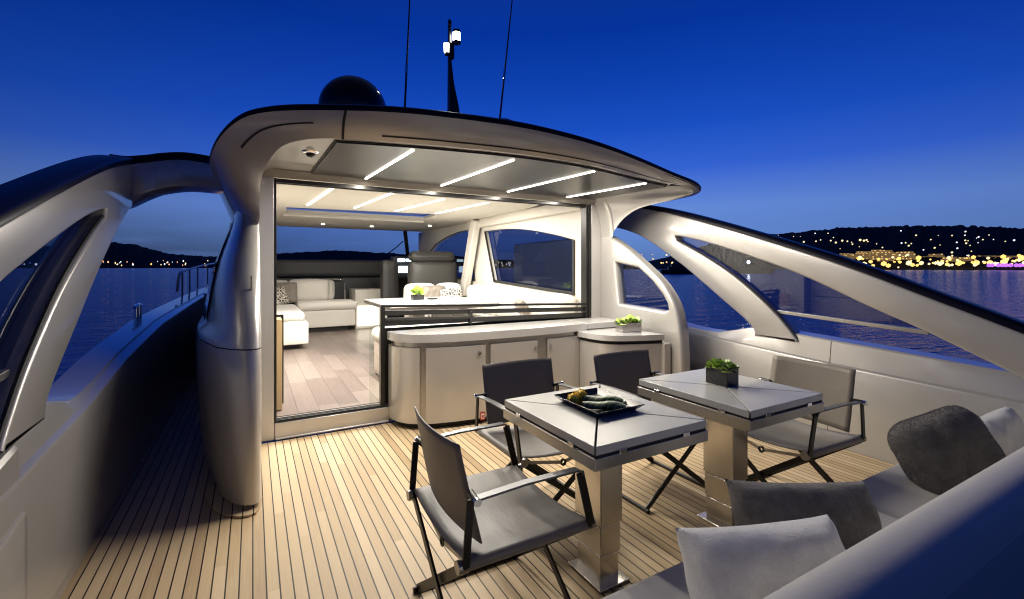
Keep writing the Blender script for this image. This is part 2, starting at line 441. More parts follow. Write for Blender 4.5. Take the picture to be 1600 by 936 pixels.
def fuzz(bm, count, length, seed=1, width=.0009):
    """short fur strands over every face, kept in the same mesh"""
    rnd = random.Random(seed); bm.faces.ensure_lookup_table(); bmesh.ops.recalc_face_normals(bm, faces=bm.faces); bm.normal_update()
    fs = list(bm.faces); ar = [f.calc_area() for f in fs]; tot = sum(ar); new = []
    for f, a in zip(fs, ar):
        k = count * a / tot; k = int(k) + (rnd.random() < k - int(k))
        vv = [v.co.copy() for v in f.verts]; nn = f.normal.copy()
        for _ in range(k):
            s, q = rnd.random(), rnd.random()
            p = vv[0].lerp(vv[1], s).lerp((vv[3] if len(vv) > 3 else vv[0]).lerp(vv[2], s), q)
            d = (nn + Vector((rnd.gauss(0, .5), rnd.gauss(0, .5), rnd.gauss(-.25, .5)))).normalized()
            sd = d.cross(Vector((rnd.random(), rnd.random(), rnd.random()))).normalized() * width
            new.append((p - sd, p + sd, p + d * length * rnd.uniform(.5, 1.1)))
    for tri in new: bm.faces.new([bm.verts.new(c) for c in tri])

def strip_lamp(p, q, wd, watts, col, parent):
    """the light a strip gives off: an area lamp lying just under the strip's lens"""
    p = Vector(p); q = Vector(q); li = bpy.data.lights.new('strip_lamp', 'AREA'); li.shape = 'RECTANGLE'; li.size = (q - p).length; li.size_y = wd; li.energy = watts; li.color = col
    o = bpy.data.objects.new('strip_lamp', li); C.objects.link(o); o.parent = parent
    o.location = (p + q) / 2 - origin(parent); o.rotation_euler = (0, 0, math.atan2(q.y - p.y, q.x - p.x))
# ------------------------------------------------------------------ world, camera
sc.view_settings.view_transform = 'Standard'; sc.view_settings.look = 'None'; sc.view_settings.exposure = 0; sc.view_settings.gamma = 1
w = bpy.data.worlds.new('World'); sc.world = w; w.use_nodes = True
nt = w.node_tree; nt.nodes.clear()
class WT(NT):
    def __init__(s, tree): s.t = tree; s.n = tree.nodes; s.b = None
t = WT(nt)
tc = t.new('ShaderNodeTexCoord'); sp = t.new('ShaderNodeSeparateXYZ'); t.link(tc.outputs['Generated'], sp.inputs[0])
z = t.math('MAXIMUM', sp.outputs[2], 0.)
sky = t.ramp(z, [(0., (.095, .18, .43)), (.05, (.125, .245, .61)), (.12, (.125, .25, .68)), (.20, (.034, .125, .64)), (.28, (.010, .078, .54)), (.36, (.0045, .053, .43)), (.45, (.001, .034, .33)), (.62, (.006, .032, .23)), (.85, (.035, .05, .16))])  # topmost stop, out of view, raised as neutral fill for the side deck
# dusk cloud bank low over the left-hand horizon
mp = t.new('ShaderNodeMapping'); mp.inputs['Scale'].default_value = (2.2, 2.2, 16); t.link(tc.outputs['Generated'], mp.inputs['Vector'])
nz = t.noise(mp.outputs[0], 1.6, 4, .55)[0]
low = t.math('SUBTRACT', 1., t.math('MULTIPLY', z, 9.), clamp=True)
left = t.math('MULTIPLY_ADD', sp.outputs[0], -1.1, .45, clamp=True)
cl = t.math('MULTIPLY', t.math('MULTIPLY', low, t.math('MULTIPLY_ADD', nz, 3.2, -.75, clamp=True)), t.math('MULTIPLY_ADD', left, 1.5, .12))
sky = t.mix(cl, sky, (.040, .066, .16))
ns = t.new('ShaderNodeTexSky', sky_type='NISHITA'); ns.sun_disc = False; ns.sun_elevation = R(-4); ns.sun_rotation = R(-60); ns.altitude = 0
add = t.mix(.015, sky, ns.outputs[0], 'ADD')
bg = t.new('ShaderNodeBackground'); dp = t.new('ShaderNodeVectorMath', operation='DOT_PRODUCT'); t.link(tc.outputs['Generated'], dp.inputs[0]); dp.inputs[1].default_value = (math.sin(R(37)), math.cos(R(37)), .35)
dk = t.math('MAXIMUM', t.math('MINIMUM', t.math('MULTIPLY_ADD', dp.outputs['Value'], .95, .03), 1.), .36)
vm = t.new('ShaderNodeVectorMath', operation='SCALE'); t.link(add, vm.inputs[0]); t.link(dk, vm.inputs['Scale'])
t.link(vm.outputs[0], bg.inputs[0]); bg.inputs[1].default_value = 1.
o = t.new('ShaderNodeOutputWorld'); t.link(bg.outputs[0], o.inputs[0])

cam = bpy.data.cameras.new('camera'); co = bpy.data.objects.new('camera', cam); C.objects.link(co)
cam.sensor_width = 36; cam.lens = 16.2; cam.shift_y = -50 / 1600; cam.clip_start = .02; cam.clip_end = 60000
co.location = (0, 0, 1.38); co.rotation_euler = (R(90), 0, -R(29.3578)); sc.camera = co
sc.cycles.use_denoising = True; sc.cycles.max_bounces = 8; sc.cycles.transparent_max_bounces = 16
sc.cycles.sample_clamp_indirect = 6.; sc.cycles.caustics_reflective = False; sc.cycles.caustics_refractive = False
sc.cycles.blur_glossy = .15; sc.cycles.filter_width = 1.1
FW = Vector((math.sin(R(29.3578)), math.cos(R(29.3578)), 0)); RT = Vector((FW.y, -FW.x, 0))
def bearing(px, dist, z=0.):
    """a point over the sea: dist metres out on the compass bearing of photo column px"""
    d = (FW + RT * ((px - 800) / 720.)).normalized() * dist
    return Vector((d.x, d.y, z))

WL = -2.1    # water level
# ------------------------------------------------------------------ sea, hills, shore lights
bm = B(); bmesh.ops.create_circle(bm, cap_ends=True, radius=30000, segments=96)
for v in bm.verts: v.co.z = 0
o = mk('sea', bm, SEA, smooth=False); o.location.z = WL; struct(o, 'dark blue rippled sea', 'sea')

HILLS = {}
QS = (0, .02, .15, .35, .6, .8, 1., 1.05, 1.3)
def cosb(c): return math.cos(math.atan((c - 800) / 720.))
def ridge(prof, c, r1):
    for (a, pa), (b, pb) in zip(prof, prof[1:]):
        if a <= c <= b: py = pa + (pb - pa) * (c - a) / max(b - a, 1e-6); break
    else: py = 418
    return 1.38 - WL + .5 + (418 - py) / 720. * r1 * cosb(c)
def hill(name, prof, r0, r1, seed, trees, label):
    """terrain behind the shore: prof lists (photo column, row of the ridge line)"""
    HILLS[label] = (prof, r0, r1)
    bm = B(); rnd = random.Random(seed); rows = []
    c0, c1 = prof[0][0], prof[-1][0]; N = 420
    for i in range(N + 1):
        c = c0 + (c1 - c0) * i / N; hh = ridge(prof, c, r1)
        tr = rnd.uniform(0, trees) + trees * .5 * max(0, math.sin(c * .21 + seed) * math.sin(c * .083))
        e = min(1, 6 * min(i, N - i) / N); row = []
        for q in QS:
            hz = hh * (q ** .8 if q <= 1 else (1.0 if q < 1.1 else 0.)) * e
            if .6 <= q <= 1.05: hz += tr * e
            elif q > .05: hz += rnd.uniform(0, trees * .6) * e
            row.append(bearing(c, r0 + (r1 - r0) * q, WL - .5 + hz))
        rows.append(row)
    loft(bm, rows); o = mk(name, bm, HILLM, smooth=False); struct(o, label, 'hill')
HR0, HR1 = 900., 1500.
RIGHT = 'dark wooded hill dotted with house lights on the right'
hill('hill', [(900, 412), (960, 404), (1010, 395), (1060, 382), (1110, 371), (1160, 367), (1205, 368), (1250, 364), (1310, 358), (1400, 355), (1480, 354), (1560, 357), (1640, 358), (1800, 365), (2100, 380), (2500, 400)], HR0, HR1, 3, 4.5, RIGHT)
hill('hill', [(-500, 402), (-200, 392), (60, 386), (130, 383), (175, 379), (215, 384), (260, 397), (330, 402), (420, 398), (520, 392), (640, 398), (760, 402), (860, 400), (960, 408)], 3200, 4200, 5, 8, 'distant dark hills across the bay on the left')

lampmesh = {}
def shore_lamp(p, m, size, label, group, tall=1.):
    key = (m.name,)
    if key not in lampmesh:
        b = B(); bmesh.ops.create_icosphere(b, subdivisions=1, radius=.5); box(b, (-.06, -.06, -1.6), (.06, .06, -.45))
        me = bpy.data.meshes.new('shore_lamp'); b.to_mesh(me); b.free(); me.materials.append(m); me.materials.append(BLACK)
        for p_ in me.polygons[-6:]: p_.material_index = 1
        lampmesh[key] = me
    o = bpy.data.objects.new('shore_lamp', lampmesh[key]); C.objects.link(o)
    o.location = p; o.scale = (size, size, size * tall); tag(o, label, 'street lamp', group)
rl = random.Random(11)
def on_hill(px, py):
    """the spot on the right-hand slope seen at that column and row, three metres clear of the ground"""
    prof, r0, r1 = HILLS[RIGHT]; hh = ridge(prof, px, r1)
    for k in range(101):
        q = k / 100; r = r0 + (r1 - r0) * q; zz = 1.38 + (418 - py) / 720. * r * cosb(px)
        if WL - .5 + hh * q ** .8 + 5.5 >= zz: break
    return bearing(px, r - 14, 1.38 + (418 - py) / 720. * (r - 14) * cosb(px))
GA = 'amber lamps along the right shore'; GW = 'white house lights on the right hill'
for px, py in ((1316, 405), (1322, 412), (1330, 408), (1338, 414), (1345, 403), (1352, 413), (1360, 409), (1366, 415), (1374, 405), (1381, 412), (1388, 415), (1404, 404), (1418, 411), (1425, 414), (1436, 403), (1440, 411), (1460, 411), (1470, 412), (1478, 413), (1482, 403), (1500, 411), (1520, 402), (1527, 411), (1548, 410), (1556, 412), (1567, 401), (1570, 409), (1595, 403), (1620, 410), (1650, 406), (1690, 411)):
    shore_lamp(on_hill(px + rl.uniform(-2, 2), py), AMBER if rl.random() < .65 else AMBERW, rl.uniform(5., 8.5), 'glowing yellow lamp on the waterfront under the hill', GA, 1.0)
for i in range(78):
    px = rl.uniform(1296, 1625); shore_lamp(on_hill(px, rl.gauss(409, 4.5)), rl.choice((AMBER, AMBERW)), rl.uniform(2.2, 4.6), 'small golden lamp among the waterfront buildings', 'small lamps among the waterfront buildings')
for px, py in ((1256, 378), (1275, 377), (1298, 376), (1306, 379), (1316, 376), (1324, 377), (1344, 375), (1350, 376), (1354, 375), (1258, 388), (1395, 402), (1413, 397)):
    shore_lamp(on_hill(px, py), AMBERW, rl.uniform(3., 5.), 'small warm lamp halfway up the dark hill', 'warm lamps up the right hill')
for i in range(58):
    px = rl.uniform(1195, 1610); py = rl.uniform(360, 400)
    shore_lamp(on_hill(px, py), rl.choice((WHITEL, AMBERW, AMBERW)), rl.uniform(1.6, 3.4), 'tiny pale house light on the dark hillside', GW)
for i in range(24):
    px = rl.uniform(955, 1130); py = rl.uniform(396, 414)
    shore_lamp(on_hill(px, py), rl.choice((AMBERW, AMBER, ORANGEL, WHITEL)), rl.uniform(2.5, 5.), 'small lamp on the far shore seen through the stern arch', 'lamps on the shore behind the arch')
for i in range(9):
    shore_lamp(on_hill(1545 + i * 7 + rl.uniform(-2, 2), 414.5), VIOLET, 5.5, 'violet lamp at the waterline far right', 'violet lamps along the waterline')
for i in range(44):
    px = rl.choice((rl.uniform(150, 215), rl.uniform(235, 345), rl.uniform(255, 345), rl.uniform(20, 60))); py = rl.uniform(407, 415)
    m = rl.choice((AMBERW, ORANGEL, ORANGEL, WHITEL, AMBER, BLUEL))
    r = 2900
    shore_lamp(bearing(px, r, 1.38 + (418 - py) / 720. * r * cosb(px)), m, rl.uniform(3, 7.5), 'distant town lamp along the left horizon', 'town lamps along the left horizon', 1.5)
for i in range(22):
    px = rl.uniform(748, 905); py = rl.uniform(409, 415)
    r = 2400
    shore_lamp(bearing(px, r, 1.38 + (418 - py) / 720. * r * cosb(px)), rl.choice((AMBERW, WHITEL)), rl.uniform(7, 11), 'pale lamp on the far shore seen through the saloon window', 'shore lamps beyond the saloon window', 1.4)
for i, px in enumerate((1318, 1327, 1341, 1355, 1370, 1384, 1398, 1411, 1424, 1322, 1336, 1349, 1363, 1377, 1391, 1404, 1417, 1430, 1444, 1462, 1484, 1510, 1540, 1572)):
    r = HR0 + 70 + rl.uniform(-15, 25); p = bearing(px, r); ww = rl.uniform(16, 26); hh = rl.uniform(16, 30) if px < 1450 else rl.uniform(10, 22)
    b = B(); box(b, (-ww / 2, -8, 0), (ww / 2, 8, hh)); box(b, (-ww / 2 + 2, -6, hh), (ww / 2 - 2, 6, hh + 3))
    box(b, (-ww / 6, -9, 0), (ww / 6, -8.01, hh * .6))
    o = mk('waterfront_building', b, FACADE, smooth=False); o.location = (p.x, p.y, WL); o.rotation_euler = (0, 0, math.atan2(-p.x, p.y))
    tag(o, 'waterfront building with lit amber windows below the hill', 'building', 'lit buildings on the right waterfront')

def motor_boat(px, r, L, lamp, label):
    p = bearing(px, r); T = thing('motor_boat', label, 'boat', (p.x, p.y, WL), math.atan2(-p.x, p.y) + .25)
    prof = [(-.5, .5), (-.3, .55), (.1, .52), (.35, .34), (.5, .0)]
    b = B(); rows = []
    for hz, k in ((-.03, .8), (.05, .95), (.12, 1.)):
        rows.append([(x * L, -y * .28 * L * k, hz * L) for x, y in prof] + [(x * L, y * .28 * L * k, hz * L) for x, y in prof[::-1][1:]])
    g = loft(b, rows, True); b.faces.new(g[-1]); mk('hull', b, DARKTRIM, T, world=False)
    b = B(); box(b, (-.3 * L, -.11 * L, .12 * L), (.12 * L, .11 * L, .2 * L)); box(b, (-.22 * L, -.09 * L, .2 * L), (.0, .09 * L, .26 * L))
    mk('cabin', b, DARKTRIM, T, False, world=False)
    b = B(); cyl(b, (-.12 * L, 0, .26 * L), (-.12 * L, 0, .42 * L), .008 * L, 6); mk('mast', b, BLACK, T, world=False)
    if lamp:
        b = B(); bmesh.ops.create_icosphere(b, subdivisions=2, radius=.035 * L); bmesh.ops.translate(b, verts=b.verts, vec=(-.12 * L, -.02 * L, .3 * L))
        mk('floodlight', b, BOATL, T, world=False)
motor_boat(1177, 300, 22, True, 'dark motor boat carrying one dazzling white floodlight')
motor_boat(1062, 260, 20, False, 'unlit dark motor boat seen between the arch and the cabin')

# ------------------------------------------------------------------ decks
bm = B(); box(bm, (-.75, -2.6, -.12), (3.97, 4.10, 0)); box(bm, (-.95, 4.10, -.12), (.05, 15, 0))
o = mk('deck', bm, TEAK, smooth=False); struct(o, 'caulked teak planked cockpit deck', 'deck')
# covered hatch outline in the deck under the tables
bm = B()
for k in range(28):
    a0, a1 = k / 28 * 2 * math.pi, (k + 1) / 28 * 2 * math.pi
    q = [(1.60 + r_ * math.cos(a), 1.98 + r_ * math.sin(a), .0035) for a, r_ in ((a0, .118), (a1, .118), (a1, .112), (a0, .112))]
    bm.faces.new([bm.verts.new(c) for c in q])
hp = tag(mk('deck_hatch_ring', bm, GAP, smooth=False), 'thin round hatch seam let into the teak under the tables', 'deck hatch')

# ------------------------------------------------------------------ bulwarks
def knee(y): 
    pts = [(-3, .47), (.88, .588), (1.9, .628), (3.0, .70), (3.8, .80), (5., .90), (10, 1.03), (16, 1.12)]
    for (a, ha), (b, hb) in zip(pts, pts[1:]):
        if a <= y <= b: return ha + (hb - ha) * (y - a) / (b - a)
def capz(y):
    pts = [(-3, .60), (.9, .745), (1.5, .785), (2.25, .825), (2.6, .83), (2.95, .745), (3.2, .745), (3.8, .825), (5., .925), (10, 1.05), (16, 1.14)]
    for (a, ha), (b, hb) in zip(pts, pts[1:]):
        if a <= y <= b: return ha + (hb - ha) * (y - a) / (b - a)
def inner(y):  # inboard offset from x = -.70 outwards
    return 0. if y < 4 else .02 * (y - 4)
def bulwark(mir, label):
    T = thing('bulwark', label, 'bulwark', (1.61 - 2.35 if not mir else 1.61 + 2.35, 0, 0))
    fx = (lambda x: 3.22 - x) if mir else (lambda x: x)
    ys = [-2.6, -1, 0, .5, .9, 1.2, 1.5, 1.9, 2.25, 2.45, 2.6, 2.75, 2.85, 2.95, 3.1, 3.3, 3.6, 3.8, 4.2, 5, 6, 7.5, 9, 11, 13, 15]
    rows = []; cap = []
    for y in ys:
        i = -.70 + inner(y) - .0; k = knee(y); c = capz(y)
        if y > 6: i = i + (y - 6) ** 2 * .008
        rows.append([(fx(i), y, -.02), (fx(i), y, k - .02), (fx(i - .006), y, k - .006), (fx(i - .018), y, k)])
        cap.append([(fx(i - .018), y, k), (fx(i - .03), y, k + .005), (fx(i - .055), y, c - .012), (fx(i - .065), y, c), (fx(i - .22), y, c + .006), (fx(i - .24), y, c - .02), (fx(i - .26), y, k - .25), (fx(i - .3), y, -1.2), (fx(i - .15), y, -2.4)])
    b = B(); loft(b, rows); mk('inner_wall', b, PAINT, T, angle=30)
    b = B(); loft(b, cap); mk('cap', b, PAINT, T, angle=30)
    b = B(); k = knee(1.93); c = capz(1.93)
    loft(b, [[(fx(-.6985), y, .02), (fx(-.6985), y, k - .022), (fx(-.716), y, k + .0015), (fx(-.728), y, k + .008), (fx(-.7535), y, c - .010)] for y in (1.930, 1.9335)]); mk('panel_seam', b, GAP, T, False)
    return T
PB = bulwark(False, 'champagne port bulwark running forward beside the dark side deck')
SB = bulwark(True, 'champagne starboard bulwark behind the pale-backed chair')
# raised coaming block at the very left with its step
b = B(); 
rows = []
for y in [-2.4, 0, 1., 1.6, 2.0, 2.2, 2.238, 2.246]:
    e = 0 if y < 2.24 else .004; q = .16 * (y - 2.246)
    rows.append([(-.688 - e, y, -.01), (-.688 - e, y, .515 - e + q), (-.694 - e, y, .528 - e + q), (-.706, y, .534 - e + q), (-.712, y, .750 - e + q * 1.1), (-.722, y, .766 - e + q * 1.1), (-.97, y, .768 - e + q * 1.1)])
g = loft(b, rows); b.faces.new(g[-1][::-1]) 
mk('coaming', b, PAINT, PB, angle=30)
# fairlead and bow rail on the port side
T = thing('fairlead', 'small chrome fairlead standing on the port cap rail', 'deck fitting', (-.86, 5.2, .94))
b = B(); cyl(b, (-.90, 5.2, .93), (-.90, 5.2, 1.03), .018, 10); cyl(b, (-.90, 5.32, .93), (-.90, 5.32, 1.03), .018, 10); mk('post', b, CHROME, T)
b = B(); tube(b, [(-.90, 5.12, 1.03), (-.90, 5.2, 1.045), (-.90, 5.32, 1.045), (-.90, 5.40, 1.03)], .014, 8); mk('crossbar', b, CHROME, T)
T = thing('guard_rail', 'low metal guard rail with stanchions on the port foredeck', 'railing', (-.8, 8, 1.0))
path = [(-.84, 7.2, 1.08), (-.84, 7.45, 1.30), (-.83, 8.2, 1.345), (-.80, 9.5, 1.40), (-.74, 11, 1.45), (-.62, 13, 1.50), (-.4, 15, 1.52)]
b = B(); tube(b, catmull(path, 4), .016, 8); mk('top_rail', b, ALU, T)
for y in (7.7, 8.5, 9.5, 11, 13):
    b = B(); x = -.84 + max(0, y - 8) ** 1.6 * .009; tube(b, [(x, y, capz(y) - .02), (x, y, 1.31 + (y - 7.5) * .035)], .012, 8); mk('stanchion', b, ALU, T)
# raised foredeck shoulder beyond the side deck
b = B(); rows = []
for i in range(13):
    y = 8 + i * .6; s = i / 12; rows.append([(-.76, y, .2), (-.74 , y, .9 + .3 * math.sin(s * 1.5)), (-.6, y, 1.0 + .42 * math.sin(s * 1.5)), (.2, y, 1.05 + .45 * math.sin(s * 1.5))])
g = loft(b, rows); b.faces.new([v for v in g[0]])
o = mk('foredeck', b, PAINT, angle=50); struct(o, 'dark rising foredeck at the end of the port side deck', 'deck')

# ------------------------------------------------------------------ stern arches
top = catmull([(5.3, 2.20), (4.6, 2.165), (4.25, 2.125), (3.896, 2.065), (3.408, 1.938), (2.737, 1.722), (1.90, 1.427), (1.271, 1.160), (.893, .998), (.3, .73), (-.2, .50)], 5)
low = catmull([(.60, .58), (1.0, .779), (1.368, .959), (1.69, 1.10), (2.081, 1.285), (2.4, 1.41), (2.964, 1.60), (3.30, 1.69), (3.46, 1.718)], 4)
legr = catmull([(3.50, 1.700), (3.134, 1.520), (2.737, 1.285), (2.4, 1.015), (2.225, .83), (2.17, .76)], 4)
legl = catmull([(2.56, .76), (2.60, .86), (2.93, 1.10), (3.26, 1.335), (3.50, 1.49), (3.8, 1.665), (4.1, 1.80), (4.6, 1.92), (5.3, 1.97)], 4)
TOP = top
pane = [p for p in low if p[0] > 1.36] + [p for p in legr if p[0] > 2.36] + [(2.361, .997)]
def arch(mir, label, ymax):
    global top
    arch_outline = [p for p in TOP if p[0] <= ymax] + [(-.2, .35), (.2, .40)] + low + legr[1:] + [p for p in legl if p[0] <= ymax]
    top = [p for p in TOP if p[0] <= ymax]
    T = thing('stern_arch', label, 'arch', (3.98 if mir else -.76, 2.5, .75))
    fn = (lambda u, v, w: (3.95 + .07 + w, u, v)) if mir else (lambda u, v, w: (-.73 - .07 + w, u, v))
    b = B(); plate(b, arch_outline, [], .14, .018, fn); mk('frame', b, PAINT, T, angle=30)
    b = B(); rows = []
    cx = 4.02 if mir else -.80
    for i, (y, zz) in enumerate(top):
        ya, za = top[max(i - 1, 0)]; yb, zb = top[min(i + 1, len(top) - 1)]
        n_ = Vector((0, -(zb - za), yb - ya)); n_ = n_ if n_.z > 0 else -n_; n_.normalize()
        p = Vector((cx, y, zz))
        rows.append([p + Vector((sx_ * .078, 0, 0)) + n_ * h_ for sx_, h_ in ((-1, -.004), (-1, .028), (-.8, .042), (.8, .042), (1, .028), (1, -.004))])
    loft(b, rows); mk('navy_capping', b, NAVY, T, angle=50)
    b = B(); plate(b, pane, [], .012, .002, (lambda u, v, w: (cx + w, u, v)), 1); mk('window_pane', b, GLASS, T, False)
    b = B(); bar(b, (cx - (.0 if mir else 0), 2.375, .994), (cx, 1.34, .937), .05, .03); mk('rail', b, ALU, T, bevel=.004)
    # rubber edging along the leg
    b = B(); tube(b, [(cx + (-.05 if mir else .05), y + .006, zz + .004) for y, zz in legr[:-2]], .010, 6); mk('rubber_seal', b, GAP, T)
    return T
AP = arch(False, 'curved champagne stern arch above the port bulwark', 4.14)
AS = arch(True, 'curved champagne stern arch above the starboard bulwark', 5.3)
# bridging wing from the port arch in to the cabin
br = catmull([(-.84, 4.02, 2.09, 1.77, .28), (-.775, 4.11, 2.103, 1.806, .28), (-.71, 4.18, 2.13, 1.868, .30), (-.65, 4.205, 2.15, 1.912, .32), (-.592, 4.21, 2.168, 1.942, .34), (-.446, 4.18, 2.185, 1.972, .36), (-.267, 4.05, 2.148, 1.955, .36), (-.13, 3.88, 2.095, 1.92, .36), (-.03, 3.74, 2.055, 1.89, .36)], 4)
b = B(); rows = []
for x, y, zt, zb, dep in br:
    rows.append([(x, y + .02, zb), (x, y - .012, zb + .018), (x, y - .018, zb + .04), (x, y - .012, (zt + zb) / 2), (x, y - .012, zt - .025), (x, y - .004, zt - .006), (x, y + .02, zt), (x, y + dep, zt + .02), (x, y + dep, zb + .02)])
loft(b, rows, True); mk('bridge_wing', b, PAINT, AP, angle=40)
b = B(); rows = []
for x, y, zt, zb, dep in br[:-7]:
    rows.append([(x, y - .008, zt - .002), (x, y - .012, zt + .03), (x, y + .01, zt + .055), (x, y + dep - .05, zt + .06), (x, y + dep, zt + .01)])
loft(b, rows); mk('navy_capping', b, NAVY, AP, angle=50)

# ------------------------------------------------------------------ cabin sides (port pillar and starboard wing)
EDGE = [(.02, 2.985), (.25, 2.975), (.44, 2.975), (.70, 2.99), (.885, 3.02), (1.062, 3.096), (1.241, 3.255), (1.42, 3.51), (1.55, 3.72), (1.66, 3.90), (1.74, 3.965)]
def edge_y(zz):
    for (a, ya), (b_, yb) in zip(EDGE, EDGE[1:]):
        if a <= zz <= b_: return ya + (yb - ya) * (zz - a) / (b_ - a)
    return EDGE[-1][1]
def out_x(zz):
    pts = [(0, .29), (.06, .32), (.2, .365), (.5, .39), (.80, .40), (.95, .395), (.98, .35), (1.2, .32), (1.38, .30), (1.5, .27), (1.85, .17), (2.1, .12), (2.3, .10)]
    for (a, xa), (b_, xb) in zip(pts, pts[1:]):
        if a <= zz <= b_: return xa + (xb - xa) * (zz - a) / (b_ - a)
def section(zz):
    ye = edge_y(zz); f = out_x(zz) / .40
    return [(.045, 4.17, zz), (.045, ye + .14, zz), (.042, ye + .05, zz), (.030, ye + .015, zz), (.0, ye, zz), (-.04, ye + .012, zz), (-.04 - .07 * f, ye + .07, zz), (-.04 - .15 * f, ye + .20, zz), (-.31 * f, ye + .62, zz), (-.37 * f, ye + 1.12, zz), (-.40 * f, ye + 1.8, zz), (-.42 * f, ye + 3.2, zz), (-.40 * f, 12, zz)]
T = thing('cabin_pillar', 'rounded silver port cabin pillar rising from the teak beside the door', 'cabin wall', (-.1, 3.6, 0))
zs = [.04, .06, .12, .2, .3, .44, .6, .75, .86, .905]
b = B(); loft(b, [section(zz) for zz in zs]); mk('lower_shell', b, PAINT_S, T, angle=45)
b = B(); loft(b, [[(x * .985 + .001, y + .012, zz) for x, y, zz in section(q)] for q in (.9, .92)]); mk('groove', b, GAP, T)
zs2 = [.912, .93, .955, .98, 1.062, 1.15, 1.241, 1.33, 1.42, 1.5, 1.6, 1.66, 1.74, 1.85, 2.0, 2.15]
b = B(); loft(b, [section(zz) for zz in zs2]); mk('upper_shell', b, PAINT_S, T, angle=45)
b = B(); rows = []
for zz in (1.02, 1.1, 1.25, 1.4, 1.55, 1.7, 1.82):
    s = section(zz)[8:]; rows.append([(x - .012, y, zz) for x, y, zz in s])
loft(b, rows); mk('side_window', b, SIDEGLASS, T, angle=50)
# teak margin pad at the pillar foot
b = B(); s = section(.05)[2:9]; poly = [(x * 1.18 - .02, y - .055) for x, y, _ in s] + [(.05, s[0][1] + .1)]
prism(b, poly, .0042, .014); mk('foot_pad', b, TEAK, T, smooth=False)
# vent slit on the pillar
b = B(); box(b, (-.012, edge_y(1.25) - .012, 1.15), (-.006, edge_y(1.25) + .0, 1.33)); mk('vent_slit', b, GAP, T, False)

T = thing('cabin_wing', 'pale starboard cabin wing with small quarter window and swept edge', 'cabin wall', (3.56, 3.5, 0))
wing_edge = catmull([(4.00, 1.735), (3.94, 1.705), (3.72, 1.585), (3.51, 1.445), (3.255, 1.255), (3.096, 1.07), (3.02, .885), (2.985, .6), (2.98, .3), (2.98, .005)], 4)
outline = [(6.2, 1.74), (4.10, 1.75)] + wing_edge + [(6.2, .005)]
hole = [(3.90, 1.435), (3.83, .985), (3.20, .955), (3.155, .97), (3.17, 1.03), (3.235, 1.12), (3.36, 1.24), (3.55, 1.375)]
b = B(); plate(b, outline, [hole], .13, .034, lambda u, v, w_: (3.57 + w_, u, v), 5); mk('panel', b, PAINT, T, angle=35)
b = B(); hc = (3.5, 1.2); plate(b, [(hc[0] + (u - hc[0]) * 1.12, hc[1] + (v - hc[1]) * 1.12) for u, v in hole], [], .012, .002, lambda u, v, w_: (3.575 + w_, u, v), 1); mk('quarter_window', b, GLASS, T, False)

# ------------------------------------------------------------------ hardtop
ST = [(-.30, 7.0, 2.17), (-.29, 5.0, 2.15), (-.27, 4.0, 2.12), (-.232, 3.508, 2.13), (-.168, 3.275, 2.20), (-.081, 3.135, 2.265), (.016, 3.031, 2.295), (.176, 2.926, 2.31), (.468, 2.794, 2.32), (.742, 2.709, 2.328), (1.039, 2.65, 2.33), (1.458, 2.605, 2.33), (1.81, 2.60, 2.32), (2.23, 2.635, 2.30), (2.713, 2.735, 2.27), (3.235, 2.861, 2.23), (3.70, 2.955, 2.185), (3.88, 3.12, 2.15), (3.87, 3.5, 2.13), (3.72, 4.0, 2.12), (3.60, 4.6, 2.13), (3.58, 7.0, 2.17)]
EB = [(-.10, 7.0, 1.75), (-.05, 5.0, 1.72), (.035, 3.965, 1.70), (.04, 3.72, 1.86), (.055, 3.50, 1.99), (.10, 3.27, 2.07), (.165, 3.11, 2.12), (.29, 2.99, 2.145), (.47, 2.905, 2.152), (.742, 2.835, 2.152), (1.039, 2.772, 2.152), (1.458, 2.715, 2.152), (1.81, 2.70, 2.152), (2.23, 2.735, 2.152), (2.713, 2.85, 2.152), (3.20, 2.965, 2.150), (3.56, 2.995, 2.146), (3.75, 3.055, 2.112), (3.70, 3.232, 2.068), (3.62, 3.635, 2.018), (3.57, 3.826, 1.924), (3.53, 3.936, 1.796), (3.51, 3.998, 1.698), (3.508, 4.5, 1.70), (3.508, 6.0, 1.70)]
ST = catmull(ST, 5); EB = catmull(EB, 5)
HT = thing('hardtop', 'large champagne hardtop overhanging the cockpit with four light strips', 'boat roof', (1.77, 4.0, 2.1))
rails_f = []
for (x, y, zz), (ex, ey, ez) in zip(ST, EB):
    a = Vector((x, y, zz - .032)); e = Vector((ex, ey, ez)); row = []
    cen = Vector((1.77, 4.6, 0)); outw = Vector((a.x - cen.x, a.y - cen.y, 0)).normalized()
    L = (e - a).length
    for k in range(9):
        s = k / 8; p = a.lerp(e, s) + outw * (math.sin(s * math.pi) * L * .06) + Vector((0, 0, -1)) * math.sin(s * math.pi) * L * .02
        row.append(p)
    rails_f.append(row)
b = B(); loft(b, rails_f); mk('fascia', b, PAINT, HT, angle=60)
b = B(); rows = []
for (x, y, zz) in ST:
    cen = Vector((1.77, 5.2)); d = (cen - Vector((x, y))); d = d / d.length
    rows.append([(x + d.x * .012, y + d.y * .012, zz - .040), (x, y, zz - .030), (x - d.x * .004, y - d.y * .004, zz - .012), (x + d.x * .006, y + d.y * .006, zz + .002), (x + d.x * .05, y + d.y * .05, zz + .022), (x + d.x * .3, y + d.y * .3, zz + .06), (x + d.x * .9, y + d.y * .9, zz + .10 if y < 6 else zz + .08)])
g = loft(b, rows)
n2 = len(g)
